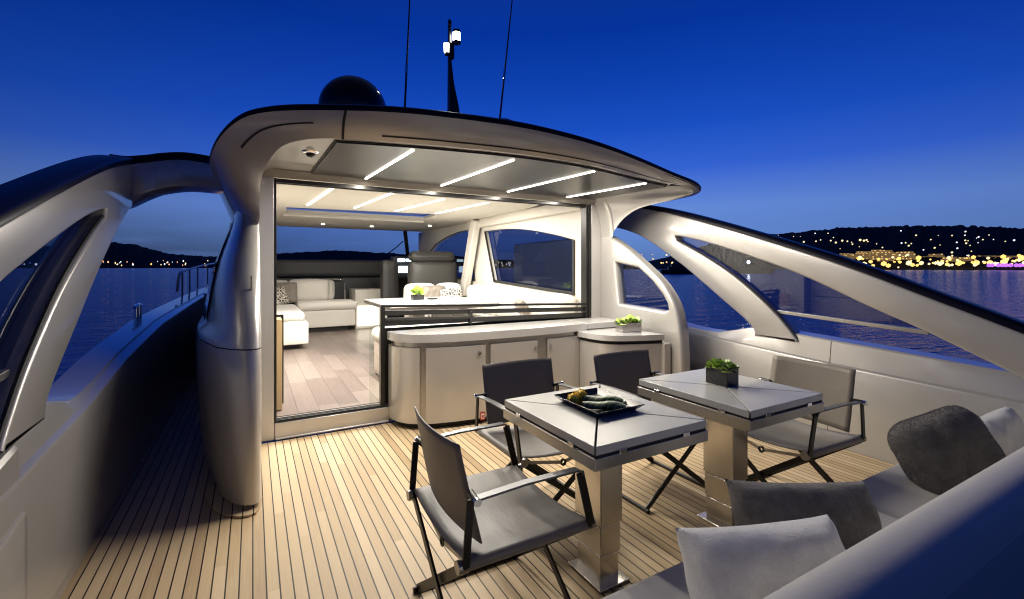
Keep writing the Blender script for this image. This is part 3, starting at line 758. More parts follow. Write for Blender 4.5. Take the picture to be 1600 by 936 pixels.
for i in range(n2 // 2):
    a_, b_, c_, d_ = g[i][-1], g[i + 1][-1], g[n2 - 2 - i][-1], g[n2 - 1 - i][-1]
    if len({a_, b_, c_, d_}) == 4 and i + 1 < n2 - 2 - i: b.faces.new((a_, b_, c_, d_))
mk('top_shell', b, NAVY, HT, angle=50)
# soffit: everything between the fascia's lower lip and the cabin front
sof = [(p[0], p[1]) for p in EB if .10 <= p[0] <= 3.42 and p[1] < 3.4]
poly = sof + [(3.426, 3.07), (3.316, 4.128), (3.316, 4.14), (.045, 4.14), (.045, 3.5)]
b = B(); vs = [b.verts.new((x, y, 2.152)) for x, y in poly]; vt = [b.verts.new((x, y, 2.19)) for x, y in poly]
for tri in tessellate_polygon([[Vector((x, y, 0)) for x, y in poly]]):
    b.faces.new([vs[i] for i in tri]); b.faces.new([vt[i] for i in tri])
mk('soffit', b, PAINT, HT, False)
b = B(); rows = []
L1 = [p for p in EB if p[0] > 3.44 and p[1] < 4.0] + [(3.508, 4.06, 1.68), (3.506, 4.128, 1.67)]
for i, (x, y, zz) in enumerate(L1):
    f = i / (len(L1) - 1); y2 = 3.07 + (4.128 - 3.07) * max(0, min(1, (y - 3.07) / 1.058)); x2 = 3.425 - .11 * (y2 - 3.07) / 1.058; row = []
    for k in range(15):
        a = k / 14 * math.pi / 2; u = math.sin(a) ; row.append((x2 + (x - x2) * u, y2 + (y - y2) * u, 2.1505 - (2.1505 - zz) * (1 - math.cos(a))))
    rows.append(row)
loft(b, rows); mk('soffit_corner', b, PAINT, HT, angle=70)
# fillets where the soffit turns down into the cabin sides
def fillet(x0, sgn, ya, yb, r, name):
    b = B(); rows = []
    for y in (ya, (ya + yb) / 2, yb):
        rr = r; rows.append([(x0 + sgn * rr * (1 - math.sin(a)), y, 2.150 - rr * (1 - math.cos(a))) for a in [k / 10 * math.pi / 2 for k in range(11)]])
    loft(b, rows); mk(name, b, PAINT, HT)
fillet(.047, 1, 3.36, 4.13, .09, 'corner_fillet')
# dark ceiling panel with the strips
pan = [(.415, 4.06), (.445, 2.96)] + [(x, y + .055) for x, y in sof if .46 < x < 3.36] + [(3.395, 3.09), (3.285, 4.06)]
b = B(); prism(b, pan, 2.138, 2.1505); mk('ceiling_panel', b, PANELGREY, HT, False)
pan2 = [(.400, 4.075), (.430, 2.95)] + [(x, y + .040) for x, y in sof if .45 < x < 3.37] + [(3.410, 3.08), (3.30, 4.075)]
b = B(); prism(b, pan2, 2.1465, 2.1515); mk('panel_edge', b, GAP, HT, False)
for xa, ya, xb in ((.90, 2.90, .84), (1.60, 2.82, 1.52), (2.34, 2.84, 2.22), (3.08, 3.02, 2.95)):
    b = B(); d = Vector((xb - xa, 4.035 - ya, 0)); n_ = Vector((d.y, -d.x, 0)).normalized() * .008
    q = [Vector((xa, ya, 0)) + n_, Vector((xa, ya, 0)) - n_, Vector((xb, 4.035, 0)) - n_, Vector((xb, 4.035, 0)) + n_]
    prism(b, [(p.x, p.y) for p in q], 2.1325, 2.1375); mk('light_strip', b, LEDOUT, HT, False); strip_lamp((xa, ya, 2.120), (xb, 4.045, 2.120), .018, 27.5, (1., .92, .80), HT)
# header above the door
b = B(); prism_x(b, [(4.035, 2.1495), (4.128, 2.0955), (4.128, 2.1495)], .055, 3.50); mk('header', b, varied(mat('header_lacquer', (.17, .155, .135), .6), (.17, .155, .135), .05, 3), HT, False, bevel=.004)
# seam between port quarter and stern fascia
i8 = min(range(len(ST)), key=lambda i: abs(ST[i][0] - .468))
b = B(); tube(b, [p + Vector((-.0, -.004, -.002)) for p in rails_f[i8]], .008, 6); mk('seam', b, GAP, HT)
# slots in the fascia
def slot(i0, i1, k0, name):
    b = B(); rows = []
    for i in range(i0, i1 + 1):
        p = Vector(rails_f[i][k0]); q = Vector(rails_f[i][k0 + 1]); nn = Vector((p.x - 1.77, p.y - 4.6, -.3)).normalized() * .003
        s0, s1 = (.30, .75); rows.append([p.lerp(q, s0) + nn, p.lerp(q, s1) + nn])
    loft(b, rows); mk(name, b, GAP, HT, False)
slot(i8 + 4, i8 + 38, 6, 'grille_slot'); slot(i8 - 18, i8 - 3, 3, 'grille_slot')
# small camera eye in the port soffit
b = B(); lathe(b, [(.0, 0), (.035, 0), (.05, .006), (.055, .012)][::-1], (.335, 3.34, 2.139)); mk('camera_housing', b, CHROME, HT)
b = B(); lathe(b, [(.0, -.024), (.018, -.020), (.028, -.008), (.030, .002)], (.335, 3.34, 2.138)); mk('camera_lens', b, GLOSSBLACK, HT)

# fittings on the roof
T = thing('satellite_dome', 'glossy black satellite dome on the hardtop', 'antenna dome', (.73, 4.0, 2.42))
b = B(); lathe(b, [(.20, 0), (.24, .12)] + [(.272 * math.cos(a), .27 + .272 * math.sin(a)) for a in [(-.55 + k * (math.pi / 2 + .55) / 14) for k in range(15)]] , (.73, 4.0, 2.42), 40); mk('dome', b, GLOSSBLACK, T)
b = B(); lathe(b, [(.0, -.02), (.23, -.02), (.23, .03), (.19, .04)], (.73, 4.0, 2.42), 40); mk('base', b, NAVY, T)
T = thing('light_mast', 'dark mast with a dazzling white lamp on the hardtop', 'mast', (2.01, 5.0, 2.5))
b = B(); rows = []
for zz, d, wd in ((2.4, .20, .045), (3.0, .15, .045), (3.25, .115, .04), (3.5, .06, .035), (3.75, .03, .03), (4.12, .026, .026), (4.22, .03, .03), (4.25, .012, .012)):
    rows.append([(2.005 - .035, 5.0 - wd, zz), (2.005 - .035 + d, 5.0 - wd, zz), (2.005 - .035 + d, 5.0 + wd, zz), (2.005 - .035, 5.0 + wd, zz)])
g = loft(b, rows, True); b.faces.new(g[-1]); mk('mast_blade', b, BLACK, T, bevel=.006)
b = B(); lathe(b, [(.0, 0), (.04, 0), (.04, .10), (.0, .10)], (2.045, 4.94, 3.98), 14); mk('lamp', b, MASTL, T)
b = B(); lathe(b, [(.0, -.02), (.05, -.02), (.05, 0), (.0, 0)], (2.045, 4.94, 3.98), 14); mk('lamp_base', b, BLACK, T)
b = B(); lathe(b, [(.0, .10), (.05, .10), (.045, .13)], (2.045, 4.94, 3.98), 14); mk('lamp_housing', b, BLACK, T)
b = B(); lathe(b, [(.0, 0), (.028, 0), (.032, .10), (.0, .11)], (1.93, 4.96, 3.84), 14); mk('side_lamp', b, emis('side_lamp_glow', (1, .93, .8), 6.), T)
b = B(); box(b, (1.92, 4.94, 3.81), (2.02, 4.99, 3.84)); box(b, (1.96, 4.94, 3.78), (2.02, 4.99, 3.96)); mk('lamp_bracket', b, BLACK, T, False, bevel=.004)
for nm, x0, z0, x1, z1, lab in (('whip_antenna', 1.43, 2.5, 1.53, 4.7, 'thin black whip antenna between dome and light mast'), ('whip_antenna', 2.56, 2.5, 2.86, 5.1, 'thin black whip antenna leaning right of the light mast')):
    T = thing(nm, lab, 'antenna', (x0, 5.0, z0))
    b = B(); tube(b, [(x0, 5.0, z0), (x0 * .62 + x1 * .38, 5.0, z0 * .62 + z1 * .38), (x1, 5.0, z1)], [.014, .012, .006], 8); mk('rod', b, BLACK, T)
    b = B(); s = .46; p = (x0 + (x1 - x0) * s, 5.0, z0 + (z1 - z0) * s); q = (x0 + (x1 - x0) * (s + .05), 5.0, z0 + (z1 - z0) * (s + .05)); cyl(b, p, q, .017, 10); mk('ferrule', b, CHROME, T)
    b = B(); lathe(b, [(.06, 0), (.055, .05), (.02, .35 if x0 > 2 else .1), (.0, .38 if x0 > 2 else .11)], (x0, 5.0, z0), 14); mk('base', b, BLACK, T)
T = thing('roof_antenna_pod', 'low black pod behind the right whip antenna', 'antenna dome', (2.78, 5.1, 2.5))
b = B(); rows = []
lathe(b, [(.24, 0), (.24, .52), (.22, .62), (.17, .69), (.09, .73), (.0, .74)], (2.74, 5.1, 2.5), 24); mk('pod', b, GLOSSBLACK, T)

# ------------------------------------------------------------------ cabin front, saloon shell
o = B(); box(o, (.045, 4.13, .0), (.150, 4.22, 2.10)); box(o, (3.36, 4.13, .0), (3.505, 4.22, 2.10)); box(o, (.150, 4.13, .0), (3.36, 4.30, .135))
box(o, (.155, 4.112, .002), (1.06, 4.1295, .020))
front = mk('cabin_front_wall', o, PAINT_S, smooth=False, bevel=.008); struct(front, 'silver cabin front around the saloon doorway', 'wall')
bm = B(); box(bm, (.15, 4.30, .02), (3.5, 11.2, .14)); o = mk('saloon_floor', bm, SFLOOR, smooth=False); struct(o, 'greyed oak saloon floor', 'floor')
# ceiling with the roof-hatch opening
bm = B(); plate(bm, [(.05, 4.235), (3.50, 4.235), (3.50, 10.25), (.05, 10.25)], [[(.40, 6.98), (2.50, 6.75), (2.55, 7.62), (.43, 7.62)]], .05, .004, lambda u, v, w_: (u, v, 2.225 + w_), 1)
o = mk('saloon_ceiling', bm, CEIL, smooth=False); struct(o, 'cream saloon ceiling', 'ceiling')
T = thing('roof_hatch', 'tinted glass roof hatch in the cream saloon ceiling', 'hatch', (1.5, 7.25, 2.25))
b = B(); box(b, (.38, 6.72, 2.262), (2.58, 7.66, 2.272)); mk('pane', b, glassmat('hatch_glass', (.75, .8, .95), .04), T, False)
b = B(); box(b, (.39, 7.625, 2.15), (2.56, 7.66, 2.198)); mk('frame', b, CEIL, T, False, bevel=.004)
for i, (xa, xb) in enumerate(((.715, .625), (1.335, 1.215), (1.99, 1.80), (2.58, 2.41))):
    ya, yb = (5.05, 6.55) if i < 2 else (5.2, 6.65)
    T = thing('ceiling_light', ('saloon ceiling light strip nearest the port side', 'saloon ceiling light strip second from the port side', 'saloon ceiling light strip third from the port side', 'saloon ceiling light strip nearest the helm side')[i], 'ceiling light', (xa, ya, 2.19), group='saloon ceiling light strips')
    d = Vector((xb - xa, yb - ya, 0)); n_ = Vector((d.y, -d.x, 0)).normalized() * .014
    q = [Vector((xa, ya, 0)) + n_, Vector((xa, ya, 0)) - n_, Vector((xb, yb, 0)) - n_, Vector((xb, yb, 0)) + n_]
    b = B(); prism(b, [(p.x, p.y) for p in q], 2.192, 2.199); mk('diffuser', b, LEDIN, T, False); strip_lamp((xa, ya, 2.188), (xb, yb, 2.188), .03, 56., (1., .95, .87), T)
for i, (x, y) in enumerate(((1.14, 9.2), (2.05, 9.3), (3.0, 8.6), (1.9, 4.8), (.9, 4.75))):
    T = thing('downlight', ('small round downlight over the port sofa', 'small round downlight between windscreen and hatch', 'small round downlight above the helm', 'small round downlight just inside the fixed window', 'small round downlight just inside the open doorway')[i], 'ceiling light', (x, y, 2.19), group='saloon downlights')
    b = B(); lathe(b, [(0, 0), (.035, 0), (.035, .008), (0, .008)], (x, y, 2.190), 14); mk('bulb', b, DOWN, T)
    li = bpy.data.lights.new('downlight_lamp', 'SPOT'); li.energy = 22; li.spot_size = R(75); li.spot_blend = .5; li.shadow_soft_size = .03; li.color = (1, .9, .76)
    lo = bpy.data.objects.new('downlight_lamp', li); C.objects.link(lo); lo.parent = T; lo.location = (0, 0, -.004)
    b = B(); lathe(b, [(.036, -.001), (.048, -.001), (.048, .008), (.036, .008)], (x, y, 2.190), 14); mk('bezel', b, CHROME, T)
# port wall (solid, behind the pillar) and starboard wall with its windows
bm = B(); box(bm, (.05, 4.225, .14), (.10, 11.2, 2.20)); o = mk('saloon_wall', bm, CREAM, smooth=False); struct(o, 'cream saloon wall on the port side', 'wall')
win = [(7.00, 1.985)] + catmull([(6.98, 1.985), (6.3, 1.975), (5.65, 1.92), (5.0, 1.815), (4.53, 1.715)], 4) + [(4.53, 1.055), (6.66, 1.155)]
hwin = [(9.7, 1.75)] + catmull([(9.4, 1.88), (8.7, 2.0), (8.0, 2.06), (7.6, 2.04)], 4) + [(7.4, 1.16), (8.6, 1.18), (9.6, 1.5)]
bm = B(); plate(bm, [(4.225, .14), (10.6, .14), (10.6, 2.2), (4.225, 2.2)], [win, hwin], .06, .008, lambda u, v, w_: (3.45 + w_, u, v), 2)
o = mk('saloon_wall', bm, CREAM, smooth=False); struct(o, 'cream saloon wall with the big arched side window', 'wall')
for pts, lab in ((win, 'large dark arched side window above the saloon sofa'), (hwin, 'dark swept side window beside the helm seat')):
    T = thing('side_window', lab, 'window', (3.47, pts[0][0], 1.5)); cy = sum(p[0] for p in pts) / len(pts); cz = sum(p[1] for p in pts) / len(pts)
    b = B(); plate(b, [(cy + (u - cy) * 1.03, cz + (v - cz) * 1.05) for u, v in pts], [], .012, .002, lambda u, v, w_: (3.495 + w_, u, v), 1); mk('pane', b, GLASSDARK, T, False)
    b = B(); plate(b, [(cy + (u - cy) * 1.012, cz + (v - cz) * 1.02) for u, v in pts], [[(cy + (u - cy) * .985, cz + (v - cz) * .965) for u, v in pts]], .02, .003, lambda u, v, w_: (3.412 + w_, u, v), 1); mk('frame', b, GAP, T, False)
# pillar trim and ledge under the headliner
b = B(); box(b, (3.33, 4.3, 2.06), (3.42, 7.6, 2.20)); o = mk('cove', b, CREAM, smooth=False, bevel=.01); struct(o, 'cream cove along the starboard headliner', 'wall')
b = B(); bar(b, (3.30, 7.62, .9), (3.30, 7.12, 2.2), .12, .20, (0, 1, 0)); o = mk('window_post', b, CREAM, bevel=.02); tag(o, 'slanted cream post between the two saloon side windows', 'post')
# windscreen and dash
T = thing('windscreen', 'wide tinted windscreen above the black dash', 'windscreen', (1.8, 10.6, 1.6))
b = B(); bar(b, (1.75, 11.1, 1.50), (1.75, 10.15, 2.22), 3.5, .012); mk('pane', b, glassmat('windscreen_glass', (.82, .86, .92), .02), T, False)
b = B(); bar(b, (3.30, 11.0, 1.52), (2.95, 10.1, 2.2), .08, .07); mk('pillar', b, GAP, T, bevel=.01)
b = B(); tube(b, [(2.55, 10.95, 1.54), (2.85, 10.55, 1.82), (2.98, 10.35, 1.98)], .012, 6); mk('wiper', b, BLACK, T)
T = thing('dashboard', 'long black dashboard under the windscreen', 'dashboard', (1.8, 10.8, .14))
b = B(); rbox(b, (.10, 10.35, 1.18), (3.42, 11.05, 1.55), .06); mk('cowl', b, DASH, T)
b = B(); rbox(b, (.10, 10.45, .14), (3.42, 10.95, 1.17), .03); mk('cabinet', b, DASH, T)
for nm, x0, x1, z0, z1 in (('screen', 2.66, 2.80, 1.50, 1.57), ('screen', 2.83, 2.98, 1.51, 1.565), ('screen', 2.67, 2.93, 1.27, 1.41)):
    b = B(); box(b, (x0, 9.62, z0), (x1, 9.64, z1)); mk(nm, b, SCREEN, T, False)
b = B(); rbox(b, (2.56, 9.65, 1.14), (3.20, 9.9, 1.62), .04); mk('instrument_pod', b, DASH, T)
# sliding door frame
T = thing('sliding_door', 'black framed sliding saloon door standing open', 'door', (1.75, 4.17, .14))
b = B(); box(b, (.151, 4.128, .141), (.166, 4.235, 2.094)); mk('jamb', b, DARKTRIM, T, False, bevel=.002)
b = B()
for x in (3.285, 3.322): box(b, (x, 4.128, .14), (x + .022, 4.225, 2.094))
box(b, (3.344, 4.127, .14), (3.359, 4.226, 2.094)); mk('jamb', b, DARKTRIM, T, False, bevel=.003)
b = B(); box(b, (.15, 4.135, 2.062), (3.36, 4.155, 2.094)); box(b, (.15, 4.165, 2.072), (3.36, 4.18, 2.094)); box(b, (.15, 4.19, 2.062), (3.36, 4.225, 2.094)); mk('head_track', b, DARKTRIM, T, False, bevel=.002)
b = B()
for y in (4.145, 4.175, 4.205): box(b, (.17, y, .1365), (3.28, y + .016, .152))
box(b, (.167, 4.132, .1355), (3.284, 4.232, .1385)); mk('floor_track', b, GAP, T, False)
b = B(); box(b, (.995, 4.15, .153), (1.032, 4.215, 1.028)); mk('post', b, DARKTRIM, T, False, bevel=.004)
b = B(); bar(b, (.995, 4.18, 1.035), (3.285, 4.18, .965), .06, .022); mk('sill_rail', b, DARKTRIM, T, False, bevel=.004)
b = B()
bar(b, (1.033, 4.19, .97), (3.285, 4.19, .905), .03, .045); bar(b, (1.033, 4.16, .915), (1.9, 4.16, .89), .03, .025); bar(b, (1.033, 4.19, .875), (3.285, 4.19, .84), .03, .05); box(b, (1.86, 4.14, .82), (1.885, 4.2, .95))
mk('shutter_slats', b, mat('anthracite_slat', (.045, .043, .04), .35, .4), T, False, bevel=.003)
b = B(); box(b, (.90, 4.176, .16), (.994, 4.184, 1.01)); mk('glass_edge', b, GLASSCLEAR, T, False)
b = B(); box(b, (1.033, 4.205, .153), (3.28, 4.215, .83)); mk('kick_panel', b, DARKTRIM, T, False)

# ------------------------------------------------------------------ saloon furniture
T = thing('oak_cabinet', 'narrow pale oak cabinet end just inside the doorway', 'cabinet', (.2, 4.7, .14))
b = B(); box(b, (.165, 4.46, .145), (.222, 4.68, .93)); mk('end_panel', b, OAK, T, False, bevel=.004)
b = B(); box(b, (.165, 4.681, .145), (.245, 4.72, .95)); mk('dark_edge', b, DARKTRIM, T, False, bevel=.003)
T = thing('corner_sofa', 'cream corner sofa under the windscreen', 'sofa', (.9, 9, .14))
b = B(); rbox(b, (.13, 7.62, .22), (.74, 9.40, .55), .02); mk('chaise_base', b, WHITEUP, T)
b = B(); rbox(b, (.13, 7.75, .555), (.70, 9.45, .70), .05, .012); mk('seat_cushion', b, WHITEUP, T)
b = B(); rbox(b, (.30, 9.42, .24), (1.76, 10.25, .56), .02); mk('base', b, WHITEUP, T)
b = B(); rbox(b, (.72, 9.38, .565), (1.80, 10.1, .72), .05, .012); mk('seat_cushion', b, WHITEUP, T)
b = B(); rbox(b, (.13, 9.95, .70), (.62, 10.28, 1.12), .05, .02); mk('back_cushion', b, WHITEUP, T)
b = B(); rbox(b, (.60, 9.85, .725), (1.33, 10.1, 1.13), .06, .03); mk('back_cushion', b, WHITEUP, T)
b = B(); rbox(b, (1.2, 10.02, .725), (1.46, 10.24, 1.12), .05, .02); mk('back_cushion', b, WHITEUP, T)
b = B(); box(b, (.2, 7.8, .14), (.62, 9.3, .219)); box(b, (.4, 9.55, .14), (1.65, 10.1, .239)); mk('plinth', b, DARKTRIM, T, False)
b = B(); tube(b, [(.95, 10.3, 1.13), (1.58, 10.3, 1.13), (1.66, 10.28, 1.12), (1.69, 10.2, 1.05), (1.69, 10.15, .70)], .014, 8); mk('grab_rail', b, CHROME, T)
def place(cx, cy, cz, rz, lean, roll=0.):
    return Matrix.Translation((cx, cy, cz)) @ Matrix.Rotation(rz, 4, 'Z') @ Matrix.Rotation(R(90) - lean, 4, 'X') @ Matrix.Rotation(roll, 4, 'Z')
def cushion(name, w_, h_, th, M, m, label, cat, seed, fur=0, flen=.012, rn=.35):
    b = B(); pillow(b, w_, h_, th, Matrix.Identity(4), seed=seed, rnd_=rn)
    if fur: fuzz(b, fur, flen, seed)
    o = mk(name, b, m); o.matrix_world = M
    return tag(o, label, cat)
cushion('cushion', .5, .42, .16, place(.50, 9.72, .90, 0, R(15)), LEATHER, 'plain dark cushion at the left end of the corner sofa', 'cushion', 3)
cushion('cushion', .42, .36, .14, place(.36, 9.42, .85, R(8), R(20), .2), PATT, 'black and white patterned cushion in front of the plain dark one', 'cushion', 4)
T = thing('magazine', 'open magazine lying on the end of the chaise', 'magazine', (.56, 7.72, .56)); T.location.z = .552
b = B(); box(b, (.45, 7.66, .5525), (.70, 7.74, .562)); mk('pages', b, WHITEP, T, False)
b = B(); box(b, (.446, 7.655, .5505), (.704, 7.745, .5524)); mk('cover', b, BLACK, T, False)
# dinette
T = thing('bench_seat', 'cream bench beside the saloon table behind the door post', 'bench', (1.6, 5.4, .14))
b = B(); rbox(b, (1.235, 5.06, .16), (2.7, 5.5, .53), .02); mk('base', b, SEAT_STAIN, T)
b = B(); rbox(b, (1.215, 5.04, .535), (2.7, 5.55, .68), .05, .01); mk('seat', b, WHITEUP, T)
T = thing('saloon_table', 'large white saloon table with dark edge', 'table', (2.2, 6.3, .14))
b = B(); box(b, (1.47, 5.60, .885), (2.95, 7.15, .905)); mk('tabletop', b, mat('white_table', (.66, .64, .60), .25, coat=.3), T, False, bevel=.004)
b = B(); box(b, (1.465, 5.595, .845), (2.955, 7.155, .884)); mk('edge', b, mat('bronze_edge', (.10, .085, .07), .3, .5), T, False, bevel=.003)
b = B(); lathe(b, [(.0, 0), (.28, 0), (.28, .02), (.06, .04), (.06, .704), (.0, .704)], (2.2, 6.35, .14)); mk('pedestal', b, CHROME, T)
T = thing('saloon_sofa', 'long cream sofa with loose back cushions along the side window', 'sofa', (3.1, 6, .14))
b = B(); rbox(b, (2.98, 4.40, .16), (3.40, 7.25, .48), .02); rbox(b, (2.2, 7.2, .16), (3.40, 7.7, .48), .02); mk('base', b, WHITEUP, T)
b = B(); rbox(b, (2.92, 4.40, .485), (3.40, 7.25, .64), .05, .01); mk('seat_cushion', b, WHITEUP, T)
b = B(); rbox(b, (2.2, 7.15, .485), (3.40, 7.6, .64), .05, .01); mk('seat_cushion', b, WHITEUP, T)
for ya, yb in ((4.42, 4.98), (5.0, 5.56), (5.58, 6.14), (6.16, 6.72), (6.74, 7.24)):
    b = B(); rbox(b, (3.16, ya, .64), (3.405, yb, 1.045 + (ya - 4.4) * .014), .07, .02); mk('back_cushion', b, WHITEUP, T)
for xa, xb in ((2.2, 2.72), (2.74, 3.18)):
    b = B(); rbox(b, (xa, 7.42, .64), (xb, 7.66, 1.10), .07, .02); mk('back_cushion', b, WHITEUP, T)
cushion('cushion', .42, .32, .13, place(2.62, 7.28, .93, 0, R(14)), LEATHER, 'charcoal cushion on the sofa in front of the helm seat', 'cushion', 5)
cushion('cushion', .38, .28, .13, place(2.86, 7.12, .90, R(-12), R(16)), PATT, 'patterned cushion next to the charcoal one by the helm seat', 'cushion', 6)
cushion('cushion', .36, .22, .12, place(3.10, 5.25, .85, R(75), R(20)), LEATHER, 'dark cushion lying on the sofa under the arched window', 'cushion', 8)
T = thing('helm_seat', 'wide dark leather helm seat with folded headrest', 'helm seat', (2.7, 7.9, .14))
b = B(); rbox(b, (2.36, 7.72, .55), (3.24, 7.98, 1.50), .09, .02); mk('backrest', b, DARKLEATH, T)
b = B(); rbox(b, (2.36, 7.68, 1.49), (3.17, 7.96, 1.655), .07, .015); mk('headrest', b, DARKLEATH, T)
b = B(); rbox(b, (2.30, 7.99, .55), (3.24, 8.5, .75), .06); mk('seat', b, DARKLEATH, T)
b = B(); box(b, (2.5, 7.85, .14), (3.05, 8.35, .55)); mk('pedestal', b, DARKTRIM, T, False, bevel=.01)
T = thing('copilot_seat', 'smaller dark seat beyond the helm seat', 'helm seat', (2.4, 9.0, .14))
b = B(); rbox(b, (2.12, 8.75, .6), (2.45, 8.98, 1.53), .09); mk('backrest', b, DARKLEATH, T)
b = B(); rbox(b, (2.16, 8.99, .6), (2.52, 9.4, .78), .06); mk('seat', b, DARKLEATH, T)
b = B(); box(b, (2.24, 8.85, .14), (2.46, 9.2, .6)); mk('pedestal', b, DARKTRIM, T, False, bevel=.01)
T = thing('cream_cabinet', 'low cream cabinet with glowing lower panel beside the corner sofa', 'cabinet', (2.05, 9.6, .14))
b = B(); box(b, (1.80, 9.62, .14), (2.36, 10.3, .93)); mk('body', b, CREAM, T, False, bevel=.008)
b = B(); box(b, (1.84, 9.60, .20), (2.32, 9.617, .60)); mk('lit_panel', b, WARMPANEL, T, False)

def rosette(bm, c, r, n, rnd, up=.5, wid=.35):
    for k in range(n):
        a = rnd.uniform(0, 2 * math.pi); el = rnd.uniform(.05, 1.25); L = r * rnd.uniform(.6, 1.1)
        d = Vector((math.cos(a) * math.cos(el), math.sin(a) * math.cos(el), math.sin(el) * up + .05)); s = Vector((-math.sin(a), math.cos(a), 0)) * L * wid
        c0 = Vector(c) + Vector((rnd.uniform(-.25, .25) * r, rnd.uniform(-.25, .25) * r, 0)); nrm = s.cross(d).normalized()
        rows = []
        for i in range(6):
            tt = i / 5; wv = (math.sin(math.pi * min(1, tt * .93 + .07)) ** .7) * (1 if tt < 1 else .05)
            p = c0 + d * L * tt + Vector((0, 0, -1)) * L * .35 * tt * tt * (1 - math.sin(el))
            rows.append([p - s * wv + nrm * L * .06 * wv, p, p + s * wv + nrm * L * .06 * wv])
        loft(bm, rows)
def planter(loc, sz, m, label, plants, seed, inner_m=SOILM, cat='planter', rz=0., leafm=LEAF, plant_name='succulent'):
    sx_, sy_, sz_ = sz; rnd = random.Random(seed)
    T = thing('planter', label, cat, loc, rz)
    b = B(); th_ = .006
    o_ = [(-sx_ / 2, -sy_ / 2), (sx_ / 2, -sy_ / 2), (sx_ / 2, sy_ / 2), (-sx_ / 2, sy_ / 2)]; i_ = [(x * (1 - 2 * th_ / sx_), y * (1 - 2 * th_ / sy_)) for x, y in o_]
    r_ = [[(x, y, 0) for x, y in o_], [(x, y, sz_) for x, y in o_], [(x, y, sz_) for x, y in i_], [(x, y, sz_ * .8) for x, y in i_]]
    g = loft(b, r_, True); b.faces.new(g[0]); mk('pot', b, m, T, False, bevel=.003, world=False)
    b = B(); box(b, (i_[0][0] + .001, i_[0][1] + .001, sz_ * .8), (i_[2][0] - .001, i_[2][1] - .001, sz_ * .86)); mk('moss', b, inner_m, T, False, world=False)
    for (x, y, zz, r, n, mm, up, wid) in plants:
        b = B(); rosette(b, (x, y, sz_ * .86 + zz), r, n, rnd, up, wid); mk(plant_name, b, mm, T, world=False)
    return T
planter((2.12, 6.62, .905), (.17, .12, .08), CERAM, 'little pot of pale flowers on the white saloon table', [(-.03, 0, .03, .12, 26, LEAFPALE, 1.1, .35), (.05, .01, .02, .10, 22, LEAF, 1., .3)], 3)
T = thing('side_plate', 'small dark plate beside the flower pot on the saloon table', 'plate', (2.34, 6.58, .9055))
b = B(); lathe(b, [(0, .003), (.05, .003), (.085, .014), (.087, .012), (.052, 0), (0, 0)], (2.34, 6.58, .9055), 20); mk('dish', b, CERAM, T)

# ------------------------------------------------------------------ cockpit bars
T = thing('bar_counter', 'long curved silver bar counter with doors beneath the fixed window', 'bar counter', (2.0, 3.9, 0))
front_pts = catmull([(1.055, 4.125), (1.065, 4.02), (1.10, 3.92), (1.17, 3.83), (1.28, 3.765), (1.42, 3.72), (1.60, 3.69), (1.85, 3.672), (2.1, 3.665), (2.4, 3.67), (2.7, 3.69), (2.95, 3.715)], 5)
def span(xa, xb, off=0.):
    out = [(x, y + off) for x, y in front_pts if xa <= x <= xb]; return out
def off_poly(pts, d):
    o = []
    for i, p in enumerate(pts):
        a = Vector(pts[max(i - 1, 0)]); c = Vector(pts[min(i + 1, len(pts) - 1)]); tg = (c - a).normalized(); n_ = Vector((tg.y, -tg.x)); o.append((p[0] + n_.x * d, p[1] + n_.y * d))
    return o
b = B(); poly = off_poly(front_pts, -.025) + [(2.95, 4.12)]; prism(b, poly, .05, .735); mk('carcass', b, ALU, T, angle=30)
b = B(); poly = off_poly(front_pts, -.05) + [(2.95, 4.12)]; prism(b, poly, .002, .05); mk('plinth', b, GAP, T, angle=30)
doors = [(1.0, 1.252), (1.272, 1.822), (1.842, 2.392), (2.412, 2.915)]
for i, (xa, xb) in enumerate(doors):
    seg = span(xa, xb); ins = off_poly(seg, -.022); b = B(); rows = []
    for pts, zz in ((ins, .045), (seg, .052), (seg, .692), (ins, .70)): rows.append([(x, y, zz) for x, y in pts])
    g = loft(b, rows); b.faces.new([r[0] for r in g]); b.faces.new([r[-1] for r in g][::-1])
    d = mk('end_panel' if i == 0 else 'door', b, PAINT_S, T, angle=40)
    if i:
        kx = (0, 1.737, 2.315, 2.49)[i]; kz = .625
        yk = min(front_pts, key=lambda p: abs(p[0] - kx))[1]
        b = B(); rows = []; cyl(b, (kx, yk + .004, kz), (kx, yk - .012, kz), .017, 18); mk('knob', b, CHROME, d)
b = B(); tp = off_poly(front_pts, .012); poly = tp + [(2.962, 4.12)]; prism(b, poly, .742, .812); mk('counter_top', b, COUNTER, T, angle=30, bevel=.012, seg=3)
b = B(); box(b, (2.970, 3.725, .742), (3.49, 4.12, .812)); mk('counter_shelf', b, COUNTER, T, False, bevel=.012, seg=3)
b = B(); box(b, (2.975, 3.75, .60), (3.49, 4.11, .741)); mk('shelf_support', b, PAINT_S, T, False)
b = B(); box(b, (1.745, 3.668, .035), (1.79, 3.6705, .105)); st = mk('sticker', b, REDST, T, False)
b = B(); box(b, (1.753, 3.6665, .045), (1.782, 3.6678, .092)); mk('sticker_mark', b, WHITEP, st, False)
b = B(); box(b, (1.7605, 3.665, .052), (1.7745, 3.6663, .080)); mk('sticker_flame', b, REDST, st, False)

